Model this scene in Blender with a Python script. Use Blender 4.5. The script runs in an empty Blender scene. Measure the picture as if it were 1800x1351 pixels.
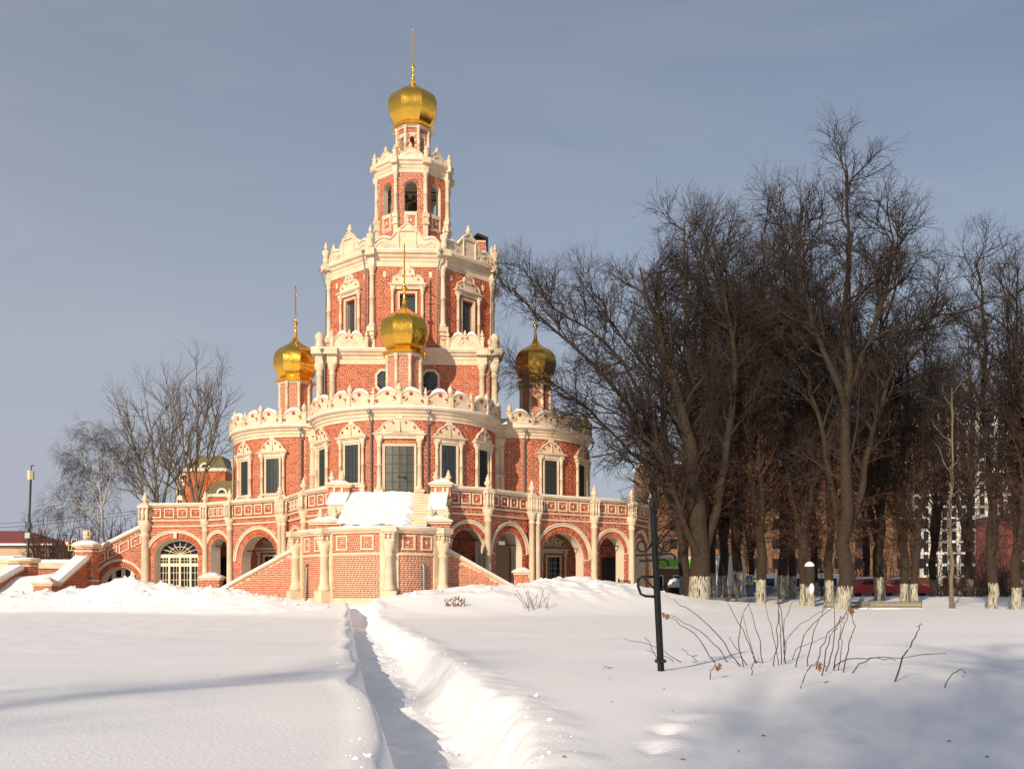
import bpy, math, random
import numpy as np
from mathutils import Vector, Matrix

# ------------------------------------------------------------------ camera, sky, sun, exposure
scene = bpy.context.scene
COL = scene.collection
R_ = math.radians
FPX, CX, HY = 1750.0, 900.0, 1040.0        # focal length and horizon in photograph pixels (1800 wide)
EYE = 1.65
cam_d = bpy.data.cameras.new('camera')
cam = bpy.data.objects.new('camera', cam_d); COL.objects.link(cam)
cam.location = (0, 0, EYE); cam.rotation_euler = (R_(90), 0, 0)
cam_d.sensor_width = 36.0; cam_d.lens = 36.0 * FPX / 1800.0
cam_d.shift_y = (HY - 675.5) / 1800.0
cam_d.clip_start = 0.1; cam_d.clip_end = 3000
scene.camera = cam

SUN_AZ, SUN_EL = 205.0, 22.0               # degrees clockwise from +Y, and above the horizon
world = bpy.data.worlds.new('World'); scene.world = world; world.use_nodes = True
nt = world.node_tree; nt.nodes.clear()
def wn(t, **k):
    n = nt.nodes.new(t)
    for a, b in k.items(): setattr(n, a, b)
    return n
w_out = wn('ShaderNodeOutputWorld'); w_bg = wn('ShaderNodeBackground')
sky = wn('ShaderNodeTexSky', sky_type='NISHITA', sun_disc=False)
sky.sun_elevation = R_(SUN_EL); sky.sun_rotation = R_(SUN_AZ)
sky.altitude = 150; sky.air_density = 1.0; sky.dust_density = 1.0; sky.ozone_density = 1.6
# thin cirrus veil: streaks in the direction of view, whiter towards the horizon
tc = wn('ShaderNodeTexCoord'); mp = wn('ShaderNodeMapping')
mp.inputs['Rotation'].default_value = (0.0, R_(18), R_(20)); mp.inputs['Scale'].default_value = (1.2, 1.2, 5.0)
nz = wn('ShaderNodeTexNoise'); nz.inputs['Scale'].default_value = 2.1; nz.inputs['Detail'].default_value = 7; nz.inputs['Roughness'].default_value = .55
nz.inputs['Distortion'].default_value = .6
rp = wn('ShaderNodeValToRGB'); rp.color_ramp.elements[0].position = .40; rp.color_ramp.elements[1].position = .80
rp.color_ramp.elements[0].color = (.34, .34, .34, 1); rp.color_ramp.elements[1].color = (.54, .54, .54, 1)
mx = wn('ShaderNodeMix', data_type='RGBA')
mx.inputs['B'].default_value = (4.9, 5.2, 6.0, 1)
nt.links.new(tc.outputs['Generated'], mp.inputs['Vector']); nt.links.new(mp.outputs['Vector'], nz.inputs['Vector'])
nt.links.new(nz.outputs['Fac'], rp.inputs['Fac'])
# the veil thickens towards the horizon and towards the left
sx = wn('ShaderNodeSeparateXYZ'); nt.links.new(tc.outputs['Generated'], sx.inputs[0])
hz = wn('ShaderNodeMapRange'); hz.inputs['From Min'].default_value = .0; hz.inputs['From Max'].default_value = .45; hz.inputs['To Min'].default_value = .55; hz.inputs['To Max'].default_value = .0
nt.links.new(sx.outputs['Z'], hz.inputs['Value'])
hx = wn('ShaderNodeMapRange'); hx.inputs['From Min'].default_value = -.6; hx.inputs['From Max'].default_value = .5; hx.inputs['To Min'].default_value = .22; hx.inputs['To Max'].default_value = -.08
nt.links.new(sx.outputs['X'], hx.inputs['Value'])
ad = wn('ShaderNodeMath', operation='ADD'); nt.links.new(hz.outputs[0], ad.inputs[0]); nt.links.new(hx.outputs[0], ad.inputs[1])
ad2 = wn('ShaderNodeMath', operation='ADD', use_clamp=True); nt.links.new(ad.outputs[0], ad2.inputs[0]); nt.links.new(rp.outputs['Color'], ad2.inputs[1])
nt.links.new(ad2.outputs[0], mx.inputs['Factor'])
nt.links.new(sky.outputs['Color'], mx.inputs['A']); nt.links.new(mx.outputs['Result'], w_bg.inputs['Color'])
w_bg.inputs['Strength'].default_value = 0.085
nt.links.new(w_bg.outputs['Background'], w_out.inputs['Surface'])

sun_d = bpy.data.lights.new('sun', 'SUN'); sun_d.energy = 4.9; sun_d.angle = R_(0.53); sun_d.color = (1.0, .83, .63)
sun = bpy.data.objects.new('sun', sun_d); COL.objects.link(sun)
sdir = Vector((math.sin(R_(SUN_AZ)) * math.cos(R_(SUN_EL)), math.cos(R_(SUN_AZ)) * math.cos(R_(SUN_EL)), math.sin(R_(SUN_EL))))
sun.rotation_euler = sdir.to_track_quat('Z', 'Y').to_euler(); sun.location = (-60, -60, 80)
vs = scene.view_settings
vs.view_transform = 'Standard'; vs.look = 'None'; vs.exposure = 0.06; vs.gamma = 1.0; vs.use_curve_mapping = False
scene.cycles.max_bounces = 6; scene.cycles.transparent_max_bounces = 4

# ------------------------------------------------------------------ materials
def mat(name, col, rough=.8, metal=0.0, noise=None, bump=None, attr=None, spec=None):
    """noise=(scale, amount) varies the value, bump=(scale, strength, distance), attr=(name, colour_low, colour_high)"""
    m = bpy.data.materials.new(name); m.use_nodes = True
    t = m.node_tree; b = t.nodes['Principled BSDF']
    b.inputs['Roughness'].default_value = rough; b.inputs['Metallic'].default_value = metal
    if spec is not None: b.inputs['Specular IOR Level'].default_value = spec
    L = t.links.new
    src = None
    if attr:
        a = t.nodes.new('ShaderNodeAttribute'); a.attribute_name = attr[0]
        mm = t.nodes.new('ShaderNodeMix'); mm.data_type = 'RGBA'
        mm.inputs['A'].default_value = (*attr[1], 1); mm.inputs['B'].default_value = (*attr[2], 1)
        L(a.outputs['Fac'], mm.inputs['Factor']); src = mm.outputs['Result']
    if noise:
        tc = t.nodes.new('ShaderNodeTexCoord'); n = t.nodes.new('ShaderNodeTexNoise')
        n.inputs['Scale'].default_value = noise[0]; n.inputs['Detail'].default_value = 6; n.inputs['Roughness'].default_value = .6
        L(tc.outputs['Object'], n.inputs['Vector'])
        r = t.nodes.new('ShaderNodeMapRange'); r.inputs['From Min'].default_value = .3; r.inputs['From Max'].default_value = .7
        r.inputs['To Min'].default_value = 1 - noise[1]; r.inputs['To Max'].default_value = 1 + noise[1] * .5
        L(n.outputs['Fac'], r.inputs['Value'])
        mm2 = t.nodes.new('ShaderNodeMix'); mm2.data_type = 'RGBA'; mm2.blend_type = 'MULTIPLY'; mm2.inputs['Factor'].default_value = 1
        if src is not None: L(src, mm2.inputs['A'])
        else: mm2.inputs['A'].default_value = (*col, 1)
        L(r.outputs['Result'], mm2.inputs['B']); src = mm2.outputs['Result']
    if src is not None: L(src, b.inputs['Base Color'])
    else: b.inputs['Base Color'].default_value = (*col, 1)
    if bump:
        tc = t.nodes.new('ShaderNodeTexCoord'); n = t.nodes.new('ShaderNodeTexNoise')
        n.inputs['Scale'].default_value = bump[0]; n.inputs['Detail'].default_value = 5
        L(tc.outputs['Object'], n.inputs['Vector'])
        bp = t.nodes.new('ShaderNodeBump'); bp.inputs['Strength'].default_value = bump[1]; bp.inputs['Distance'].default_value = bump[2]
        L(n.outputs['Fac'], bp.inputs['Height']); L(bp.outputs['Normal'], b.inputs['Normal'])
    return m

M = {}
M['brick'] = mat('brick', (.40, .10, .055), .85, attr=('tint', (.33, .048, .021), (.68, .150, .052)), noise=(40, .12))
M['mortar'] = mat('mortar', (.63, .49, .36), .9, noise=(6, .10))
M['stone'] = mat('cream_stone', (.69, .552, .39), .75, noise=(1.6, .20), bump=(30, .2, .01))
M['soffit'] = mat('cream_plaster', (.65, .55, .42), .85, noise=(1.5, .10))
M['red'] = mat('red_recess', (.34, .05, .03), .9)
M['gold'] = mat('gilding', (1.0, .56, .08), .20, 1.0, noise=(1.2, .08), bump=(2.2, .28, .09))
M['iron'] = mat('dark_iron', (.035, .042, .042), .5, .3, noise=(5, .25))
M['shutter'] = mat('iron_shutter', (.045, .055, .056), .42, .2, noise=(3, .3))
M['doorleaf'] = mat('iron_door', (.075, .075, .06), .5, .2, noise=(3, .3))
M['black'] = mat('black_metal', (.010, .010, .011), .6, noise=(8, .3), spec=.25)
M['zinc'] = mat('zinc_pipe', (.22, .27, .26), .45, .5)
M['glass'] = mat('dark_glass', (.012, .016, .020), .06)
M['grille'] = mat('window_grille', (.22, .25, .26), .5, .3)
M['cream_wood'] = mat('cream_joinery', (.72, .62, .45), .6)
M['bell'] = mat('bell_bronze', (.16, .14, .09), .4, .8)
M['snow'] = mat('snow', (.89, .892, .905), .62, bump=(9, .25, .03), spec=.25)

# ------------------------------------------------------------------ mesh helpers
class Frame:
    """maps (u along the wall to the right seen from outside, w outwards, z up) to a point"""
    def __init__(s, p, n, R=None):
        s.p = np.array(p, float); l = math.hypot(*n); s.n = np.array((n[0] / l, n[1] / l)); s.R = R
        s.t = np.array((-s.n[1], s.n[0]))
    def __call__(s, u, w, z):
        u, w, z = np.broadcast_arrays(np.asarray(u, float), np.asarray(w, float), np.asarray(z, float))
        if s.R is None:
            x = s.p[0] + u * s.t[0] + w * s.n[0]; y = s.p[1] + u * s.t[1] + w * s.n[1]
        else:                                   # p is the centre of the curve, u = arc length
            a = u / s.R; c, k = np.cos(a), np.sin(a); r = s.R + w
            x = s.p[0] + r * (s.n[0] * c + s.t[0] * k); y = s.p[1] + r * (s.n[1] * c + s.t[1] * k)
        return np.stack((x, y, z), -1)

def seg_frame(a, b):
    """plane wall from a to b (left to right seen from outside), u = 0 at a"""
    d = np.array(b, float) - np.array(a, float); L = float(np.hypot(*d)); d /= L
    return Frame(a, (d[1], -d[0])), L

WORLD = Frame((0, 0), (0, -1))                 # u = x, w = -y
class MB:
    def __init__(s): s.v = []; s.f = []; s.sm = []; s.n = 0
    def add(s, verts, faces, smooth=False):
        verts = np.asarray(verts, float).reshape(-1, 3); o = s.n
        s.v.append(verts); s.n += len(verts)
        s.f += [tuple(i + o for i in f) for f in faces]; s.sm += [smooth] * len(faces)
        return s
    def box(s, F, u0, u1, w0, w1, z0, z1, nu=1):
        us = np.linspace(u0, u1, nu + 1)
        V = []; Fc = []
        for u in us:
            V += [F(u, w0, z0), F(u, w1, z0), F(u, w1, z1), F(u, w0, z1)]
        for i in range(nu):
            a, b = i * 4, i * 4 + 4
            for k in range(4):
                k2 = (k + 1) % 4
                Fc.append((a + k, b + k, b + k2, a + k2))
        Fc.append((0, 1, 2, 3)); e = nu * 4; Fc.append((e + 3, e + 2, e + 1, e))
        return s.add(V, Fc)
    def prism(s, F, poly, w0, w1):
        n = len(poly); V = [F(u, w1, z) for u, z in poly] + [F(u, w0, z) for u, z in poly]
        Fc = [tuple(range(n)), tuple(range(2 * n - 1, n - 1, -1))]
        Fc += [((i + 1) % n, i, n + i, n + (i + 1) % n) for i in range(n)]
        return s.add(V, Fc)
    def lathe(s, o, prof, n=10, phase=0.0, smooth=True):
        V = []; Fc = []
        for r, z in prof:
            for k in range(n):
                a = phase + 2 * math.pi * k / n
                V.append((o[0] + r * math.cos(a), o[1] + r * math.sin(a), o[2] + z))
        m = len(prof)
        for i in range(m - 1):
            for k in range(n):
                k2 = (k + 1) % n
                Fc.append((i * n + k, i * n + k2, (i + 1) * n + k2, (i + 1) * n + k))
        Fc.append(tuple(range(n - 1, -1, -1))); Fc.append(tuple((m - 1) * n + k for k in range(n)))
        return s.add(V, Fc, smooth)
    def tube(s, pts, r, n=6, smooth=True):
        pts = [Vector(p) for p in pts]; V = []; Fc = []; m = len(pts)
        rs = r if hasattr(r, '__len__') else [r] * m
        for i, p in enumerate(pts):
            d = (pts[min(i + 1, m - 1)] - pts[max(i - 1, 0)]).normalized()
            ref = Vector((0, 0, 1)) if abs(d.z) < .9 else Vector((1, 0, 0))
            a = d.cross(ref).normalized(); b = d.cross(a)
            for k in range(n):
                t = 2 * math.pi * k / n
                V.append(p + (a * math.cos(t) + b * math.sin(t)) * rs[i])
        for i in range(m - 1):
            for k in range(n):
                k2 = (k + 1) % n
                Fc.append((i * n + k, (i + 1) * n + k, (i + 1) * n + k2, i * n + k2))
        Fc.append(tuple(range(n))); Fc.append(tuple((m - 1) * n + k for k in range(n - 1, -1, -1)))
        return s.add([tuple(v) for v in V], Fc, smooth)
    def sweep(s, pts, prof, closed=False, smooth=False, zoff=None):
        """profile (w outwards to the right of travel, z) along a plan polyline, mitred"""
        P = np.array(pts, float); m = len(P); k = len(prof); V = []; Fc = []
        for i in range(m):
            if closed: d0 = P[i] - P[i - 1]; d1 = P[(i + 1) % m] - P[i]
            else: d0 = P[i] - P[max(i - 1, 0)]; d1 = P[min(i + 1, m - 1)] - P[i]
            if not np.any(d0): d0 = d1
            if not np.any(d1): d1 = d0
            n0 = np.array((d0[1], -d0[0])) / np.hypot(*d0); n1 = np.array((d1[1], -d1[0])) / np.hypot(*d1)
            nn = (n0 + n1); nn /= max(np.dot(nn, n0), .25)
            zo = 0 if zoff is None else zoff[i]
            for w, z in prof: V.append((P[i][0] + nn[0] * w, P[i][1] + nn[1] * w, z + zo))
        for i in range(m if closed else m - 1):
            a, b = i * k, ((i + 1) % m) * k
            for j in range(k):
                j2 = (j + 1) % k
                Fc.append((a + j, b + j, b + j2, a + j2))
        if not closed:
            Fc.append(tuple(range(k))); Fc.append(tuple((m - 1) * k + j for j in range(k - 1, -1, -1)))
        return s.add(V, Fc, smooth)
    def mesh(s, name):
        me = bpy.data.meshes.new(name)
        me.from_pydata(np.concatenate(s.v).tolist() if s.v else [], [], s.f)
        me.polygons.foreach_set('use_smooth', s.sm)
        me.update(); return me

def link(name, me, material, parent=None):
    o = bpy.data.objects.new(name, me); COL.objects.link(o)
    if material is not None and me is not None and len(me.materials) == 0: me.materials.append(M[material] if isinstance(material, str) else material)
    if parent is not None: o.parent = parent
    return o
def part(name, mb, material, parent=None): return link(name, mb.mesh(name), material, parent)
def tag(o, label, cat=None, group=None, kind=None):
    if label: o['label'] = label
    if cat: o['category'] = cat
    if group: o['group'] = group
    if kind: o['kind'] = kind
    return o
def thing(name, label, cat, loc=(0, 0, 0), rz=0.0, group=None):
    o = bpy.data.objects.new(name, None); COL.objects.link(o); o.location = loc; o.rotation_euler = (0, 0, rz)
    o.empty_display_size = .2
    return tag(o, label, cat, group)
def copy_tree(root, loc, rz=0.0, sc=1.0, label=None):
    r = root.copy(); COL.objects.link(r); r.location = loc; r.rotation_euler = (0, 0, rz)
    r.scale = (sc, sc, sc) if not hasattr(sc, '__len__') else sc
    if label: r['label'] = label
    for ch in list(root.children):
        c = ch.copy(); COL.objects.link(c); c.parent = r
        for g in list(ch.children):
            d = g.copy(); COL.objects.link(d); d.parent = c
    return r
def px(x, d, y=None):
    """photo pixel and distance (metres) -> world point"""
    X = (x - CX) / FPX * d
    return (X, d) if y is None else (X, d, EYE + (HY - y) / FPX * d)
rng = np.random.default_rng(7)

# ------------------------------------------------------------------ bricks
def brick_cells(u0, u1, z0, z1, course=.105, joint=.024, ls=.30, lh=.15, keep=None, cuts=()):
    """cells (ua, ub, za, zb) of a bond of stretchers and headers"""
    out = []
    nrow = max(1, int(round((z1 - z0) / course))); ch = (z1 - z0) / nrow
    for r in range(nrow):
        pat = (ls, lh) if ls != lh else (ls,)
        u = u0 - (0, .35, .12, .5)[r % 4] * (ls + lh) - rng.uniform(0, .03); k = 0; row = []
        while u < u1:
            l = pat[k % len(pat)]; a, b = max(u, u0), min(u + l, u1)
            if b - a > .06: row.append((a, b))
            u += l; k += 1
        for a, b in row: out.append((a + joint / 2, b - joint / 2, z0 + r * ch + joint / 2, z0 + (r + 1) * ch - joint / 2))
    A = np.array(out) if out else np.zeros((0, 4))
    for c, hw, a_, b_ in cuts:                  # rectangular openings: bricks end cleanly at the jambs
        zc = (A[:, 2] + A[:, 3]) / 2; m = (zc > a_) & (zc < b_)
        l = m & (A[:, 0] < c - hw) & (A[:, 1] > c - hw); r = m & (A[:, 1] > c + hw) & (A[:, 0] < c + hw) & ~l
        A[l, 1] = c - hw - .004; A[r, 0] = c + hw + .004
        A = A[~(m & (A[:, 0] >= c - hw - .001) & (A[:, 1] <= c + hw + .001))]; A = A[A[:, 1] - A[:, 0] > .03]
    if keep is not None and len(A):
        A = A[keep((A[:, 0] + A[:, 1]) / 2, (A[:, 2] + A[:, 3]) / 2)]
    return A
def brick_verts(F, A, proud=.014, back=-.01):
    n = len(A)
    if n == 0: return np.zeros((0, 3))
    U = np.stack((A[:, 0], A[:, 1], A[:, 1], A[:, 0]), 1); Z = np.stack((A[:, 2], A[:, 2], A[:, 3], A[:, 3]), 1)
    pr = proud + rng.uniform(-.003, .003, (n, 1))
    return np.concatenate((F(U, np.full_like(U, back), Z), F(U, np.broadcast_to(pr, U.shape), Z)), 1).reshape(-1, 3)
BF = np.array([(4, 5, 6, 7), (0, 1, 5, 4), (1, 2, 6, 5), (2, 3, 7, 6), (3, 0, 4, 7)])
class Bricks:
    def __init__(s): s.V = []
    def field(s, F, u0, u1, z0, z1, **k):
        s.V.append(brick_verts(F, brick_cells(u0, u1, z0, z1, **k)))
    def ring(s, F, uc, zc, r0, r1, a0=0, a1=math.pi, n=24, proud=.02, ez=1.0):
        """voussoirs"""
        da = (a1 - a0) / n; vs_ = []
        for i in range(n):
            a, b = a0 + i * da + .12 * da, a0 + (i + 1) * da - .12 * da
            c = [(r0, a), (r0, b), (r1, b), (r1, a)]
            U = np.array([uc - r * math.cos(t) for r, t in c]); Z = np.array([zc + (r - r0 + r0 * ez) * math.sin(t) for r, t in c])
            vs_.append(np.concatenate((F(U, -.01, Z), F(U, proud, Z)), 0))
        s.V.append(np.concatenate(vs_))
    def build(s, parent, name='brickwork', lo=.0, hi=1.0):
        V = np.concatenate([v for v in s.V if len(v)]); nb = len(V) // 8
        Fc = (BF[None] + (np.arange(nb) * 8)[:, None, None]).reshape(-1, 4)
        me = bpy.data.meshes.new(name)
        me.vertices.add(len(V)); me.vertices.foreach_set('co', V.ravel())
        nf = len(Fc); me.loops.add(nf * 4); me.loops.foreach_set('vertex_index', Fc.ravel().astype(np.int32))
        me.polygons.add(nf); me.polygons.foreach_set('loop_start', np.arange(0, nf * 4, 4, dtype=np.int32))
        me.update(calc_edges=True)
        at = me.attributes.new('tint', 'FLOAT', 'FACE')
        t = np.clip(rng.normal(.5, .28, nb), lo, hi)
        at.data.foreach_set('value', np.repeat(t, 5).astype(np.float32))
        o = link(name, me, 'brick', parent); o['kind'] = 'stuff'
        return o

# ------------------------------------------------------------------ ornaments shared by the buildings
FIN = [(.09, 0), (.10, .03), (.05, .06), (.05, .09), (.115, .15), (.13, .21), (.10, .28), (.055, .33), (.085, .36), (.075, .41), (.03, .46), (.045, .50), (.03, .54), (0.005, .56)]
def finial(parent, p, h=.56, r=1.0, n=8):
    k = h / .56
    return part('finial', MB().lathe(p, [(a * k * r, z * k) for a, z in FIN], n), 'stone', parent)
def col_prof(r, z0, z1, base=True, ring=True):
    H = z1 - z0; p = []
    if base: p += [(r * 1.55, 0), (r * 1.55, r * .7), (r * 1.35, r * .9), (r * 1.4, r * 1.2), (r * 1.12, r * 1.5)]
    else: p += [(r * 1.1, 0)]
    p += [(r * 1.05, r * 2.0)]
    if ring: p += [(r, H * .47), (r * 1.25, H * .475), (r * 1.25, H * .488), (r * .98, H * .495)]
    p += [(r * .9, H - r * 3.6), (r * 1.15, H - r * 3.4), (r * 1.15, H - r * 3.0), (r * .92, H - r * 2.8), (r * .92, H - r * 2.2),
          (r * 1.3, H - r * 1.7), (r * 1.3, H - r * 1.2), (r * 1.55, H - r * .7), (r * 1.55, H)]
    return p
def column(parent, x, y, r, z0, z1, n=10, base=True, ring=True):
    return part('column', MB().lathe((x, y, z0), col_prof(r, z0, z1, base, ring), n), 'stone', parent)
def arc_pts(c, R, a0, a1, n):
    return [(c[0] + R * math.cos(a), c[1] + R * math.sin(a)) for a in np.linspace(a0, a1, n)]
# ------------------------------------------------------------------ the church: core with lobes, tiers, belfry, gilded domes and arcaded terrace
AX, AY, TH = -6.66, 67.0, R_(2.0)
church = thing('church', 'tall red brick church with cream stone trim, gilded onion domes and an arcaded terrace', 'church', (AX, AY, 0), TH)
def loc2w(u, v):                                  # church plan -> world
    c, s = math.cos(TH), math.sin(TH); return (AX + u * c - v * s, AY + u * s + v * c)
def w2loc(X, Y):
    c, s = math.cos(TH), math.sin(TH); x, y = X - AX, Y - AY; return (x * c + y * s, -x * s + y * c)
def rot(p, a):
    c, s = math.cos(a), math.sin(a); return (p[0] * c - p[1] * s, p[0] * s + p[1] * c)
LR, LC = 5.4, 6.3                                 # lobe radius, distance of its centre from the axis
Z_FL = 6.75
def circ(uc, zc, r, n=10): return [(uc + r * math.cos(2 * math.pi * k / n), zc + r * math.sin(2 * math.pi * k / n)) for k in range(n)]
def arc_band(mb, F, uc, zc, r0, r1, w0, w1, a0=0.0, a1=math.pi, n=20, rb=None, ez=1.0):
    V = []; Fc = []
    for t in np.linspace(a0, a1, n + 1):
        c, s = -math.cos(t), math.sin(t); q = rb if rb else r0; k0, k1 = r0 - q + q * ez, r1 - q + q * ez
        V += [F(uc + r0 * c, w1, zc + k0 * s), F(uc + r1 * c, w1, zc + k1 * s), F(uc + r1 * c, w0, zc + k1 * s), F(uc + r0 * c, w0, zc + k0 * s)]
    for i in range(n):
        a, b = i * 4, i * 4 + 4
        for k in range(4): Fc.append((a + k, b + k, b + (k + 1) % 4, a + (k + 1) % 4))
    Fc += [(0, 1, 2, 3), (n * 4 + 3, n * 4 + 2, n * 4 + 1, n * 4)]
    mb.add(V, Fc)
def arched_wall(mb, F, L, z0, z1, ops, th, ez=1.0):
    u = 0.0
    for uc, hw, zs, zsill in ops:
        if uc - hw > u: mb.box(F, u, uc - hw, -th, 0, z0, z1)
        arch = [(uc - hw * math.cos(t), zs + hw * ez * math.sin(t)) for t in np.linspace(0, math.pi, 25)]
        mb.prism(F, arch + [(uc + hw, z1), (uc - hw, z1)], -th, 0)
        if zsill > z0: mb.box(F, uc - hw, uc + hw, -th, 0, z0, zsill)
        u = uc + hw
    if u < L: mb.box(F, u, L, -th, 0, z0, z1)

def pediment_round(a, h):
    H = [(1, 0), (1, .12), (.93, .14), (.92, .30), (.86, .52), (.74, .72), (.58, .84), (.44, .86), (.36, .78), (.30, .70)]
    return [(a * x, h * y) for x, y in H] + [(-a * x, h * y) for x, y in reversed(H)]
def pediment_outline(a, h):
    H = [(1, 0), (1, .14), (.9, .17), (.84, .26), (.74, .46), (.62, .66), (.5, .78), (.34, .84), (.3, .95), (.16, 1.0)]
    return [(a * x, h * y) for x, y in H] + [(-a * x, h * y) for x, y in reversed(H)]
def window(parent, F, uc, z0, z1, hw, cz0, cz1, off, ped_h, fill='shutter', name='window', cr=.095, double=False, rec=0.0):
    """stone surround with colonnettes, entablature and ogee pediment round a filled opening"""
    fw = .12
    m = MB()
    m.box(F, uc - hw - fw, uc - hw, -.05 - rec, .10, z0, z1 + fw); m.box(F, uc + hw, uc + hw + fw, -.05 - rec, .10, z0, z1 + fw)
    m.box(F, uc - hw, uc + hw, -.05 - rec, .10, z1, z1 + fw)
    m.box(F, uc - hw - fw, uc - hw - fw + .05, .10, .13, z0, z1 + fw); m.box(F, uc + hw + fw - .05, uc + hw + fw, .10, .13, z0, z1 + fw)
    m.box(F, uc - hw - fw + .05, uc + hw + fw - .05, .10, .13, z1 + fw - .05, z1 + fw)
    root = part(name, m, 'stone', parent); cv = 4 if getattr(F, 'R', None) else 1
    if fill in ('shutter', 'door'):
        nc, nr = (4, 6) if fill == 'door' else (4, 7)
        sh = part('door_leaf' if fill == 'door' else 'shutter', MB().box(F, uc - hw, uc + hw, -.04, .030, z0, z1, cv), 'doorleaf' if fill == 'door' else 'shutter', root)
        s = MB()
        for i in range(nc + 1):
            u = uc - hw + 2 * hw * i / nc; wd = .03 if i == nc // 2 else .018
            s.box(F, max(u - wd, uc - hw), min(u + wd, uc + hw), .030, .056, z0, z1)
        for j in range(nr + 1):
            z = z0 + (z1 - z0) * j / nr
            s.box(F, uc - hw + .02, uc + hw - .02, .030, .046, max(z - .02, z0), min(z + .02, z1), cv)
        part('strapwork', s, 'iron', root)['kind'] = 'stuff'
        if fill == 'door':
            s = MB().box(F, uc - .12, uc + .34, .035, .07, (z0 + z1) / 2 - .28, (z0 + z1) / 2 - .22)
            s.box(F, uc + .26, uc + .36, .035, .09, (z0 + z1) / 2 - .36, (z0 + z1) / 2 - .22)
            part('bolt', s, 'black', root)
    else:
        if fill == 'bars': rec = rec - .34
        part('pane', MB().box(F, uc - hw, uc + hw, -.34 - rec, -.30 - rec, z0, z1, cv), 'glass', root)
        s = MB()
        if fill == 'scale':                       # fish-scale lattice
            r = .105; k = 0; z = z0
            while z < z1:
                u = uc - hw + (r if k % 2 else 0)
                while u < uc + hw + r:
                    pts = [F(np.clip(u + r * math.cos(t), uc - hw, uc + hw), -.12, np.clip(z + r * 1.1 * math.sin(t), z0, z1)) for t in np.linspace(0, math.pi, 6)]
                    s.tube(pts, .014, 3); u += 2 * r
                z += r * 1.1; k += 1
        else:
            n = 3
            for i in range(1, n): s.box(F, uc - hw + 2 * hw * i / n - .02, uc - hw + 2 * hw * i / n + .02, -.30 - rec, -.26 - rec, z0, z1)
            k = int((z1 - z0) / .32)
            for j in range(1, k): s.box(F, uc - hw, uc + hw, -.26 - rec, -.23 - rec, z0 + (z1 - z0) * j / k - .018, z0 + (z1 - z0) * j / k + .018)
        part('grille', s, 'grille', root)
        part('lintel', MB().box(F, uc - hw, uc + hw, -.3, .02, z1 - .07, z1), 'red', root)
    for sx in (-1, 1):
        p = F(uc + sx * off, .13, cz0)
        part('column', MB().lathe(p, col_prof(cr, cz0, cz1), 8), 'stone', root)
        c = MB().box(F, uc + sx * off - cr * 1.9, uc + sx * off + cr * 1.9, 0, .30, cz0 - .16, cz0)
        c.box(F, uc + sx * off - cr * 1.5, uc + sx * off + cr * 1.5, 0, .24, cz0 - .36, cz0 - .16)
        part('console', c, 'stone', root)
    e = MB(); a = off + cr * 1.6
    e.box(F, uc - a, uc + a, 0, .16, cz1, cz1 + .17, 3)
    e.box(F, uc - a - .06, uc + a + .06, 0, .24, cz1 + .17, cz1 + .24, 3)
    e.box(F, uc - a - .12, uc + a + .12, 0, .32, cz1 + .24, cz1 + .31, 3)
    for sx in (-1, 1): e.box(F, uc + sx * off - cr * 1.5, uc + sx * off + cr * 1.5, .16, .26, cz1, cz1 + .17)
    part('entablature', e, 'stone', root)
    zb = cz1 + .31; po = [(uc + u, zb + z) for u, z in (pediment_round if double else pediment_outline)(a, ped_h)]
    p = MB().prism(F, po, 0, .15)
    p.tube([F(u, .15, z) for u, z in po], .05, 5)
    if double:
        zt = zb + ped_h * .78
        po2 = [(uc + u, zt + z) for u, z in pediment_round(a * .44, ped_h * .74)]
        p.prism(F, po2, 0, .2); p.tube([F(u, .2, z) for u, z in po2], .045, 5)
        p.prism(F, circ(uc, zt + ped_h * .72, .16, 12), 0, .12)
    else:
        p.prism(F, circ(uc, zb + ped_h * 1.08, .17, 12), 0, .14)
        p.box(F, uc - .03, uc + .03, .15, .19, zb + .05, zb + ped_h * .9)
    part('pediment', p, 'stone', root)
    q = MB()
    for x, zz in ((-.62, .42), (-.26, .74), (.26, .74), (.62, .42)):
        q.prism(F, [(uc + a * x - .055, zb + ped_h * zz), (uc + a * x, zb + ped_h * zz - .09), (uc + a * x + .055, zb + ped_h * zz), (uc + a * x, zb + ped_h * zz + .07)], .14, .20)
    if double:
        for x in (-.14, .14): q.prism(F, circ(uc + a * x, zt + ped_h * .3, .06, 8), .19, .21)
    part('recesses', q, 'red', root)['kind'] = 'stuff'
    if fill != 'door':
        part('sill', MB().box(F, uc - hw - fw - .08, uc + hw + fw + .08, 0, .22, z0 - .12, z0, 2).box(F, uc - hw - fw - .02, uc + hw + fw + .02, 0, .14, z0 - .24, z0 - .12, 2), 'stone', root)
    return root

def snow_strip(parent, F, pts, w0, w1, th=.10):
    """snow lying along a top edge given as (u, z)"""
    V = []; Fc = []; m = len(pts); wm = (w0 + w1) / 2
    for i, (u, z) in enumerate(pts):
        h = th * (.35 if i in (0, m - 1) else .8 + .4 * rng.random())
        V += [F(u, w0, z + .004), F(u, w0 - .01, z + h * .6), F(u, wm, z + h), F(u, w1 + .01, z + h * .6), F(u, w1, z + .004)]
    for i in range(m - 1):
        for k in range(4): Fc.append((i * 5 + k, i * 5 + k + 1, i * 5 + 6 + k, i * 5 + 5 + k))
    Fc += [(0, 1, 2, 3, 4), tuple(range((m - 1) * 5 + 4, (m - 1) * 5 - 1, -1))]
    return part('snow_cap', MB().add(V, Fc, True), 'snow', parent)

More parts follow.
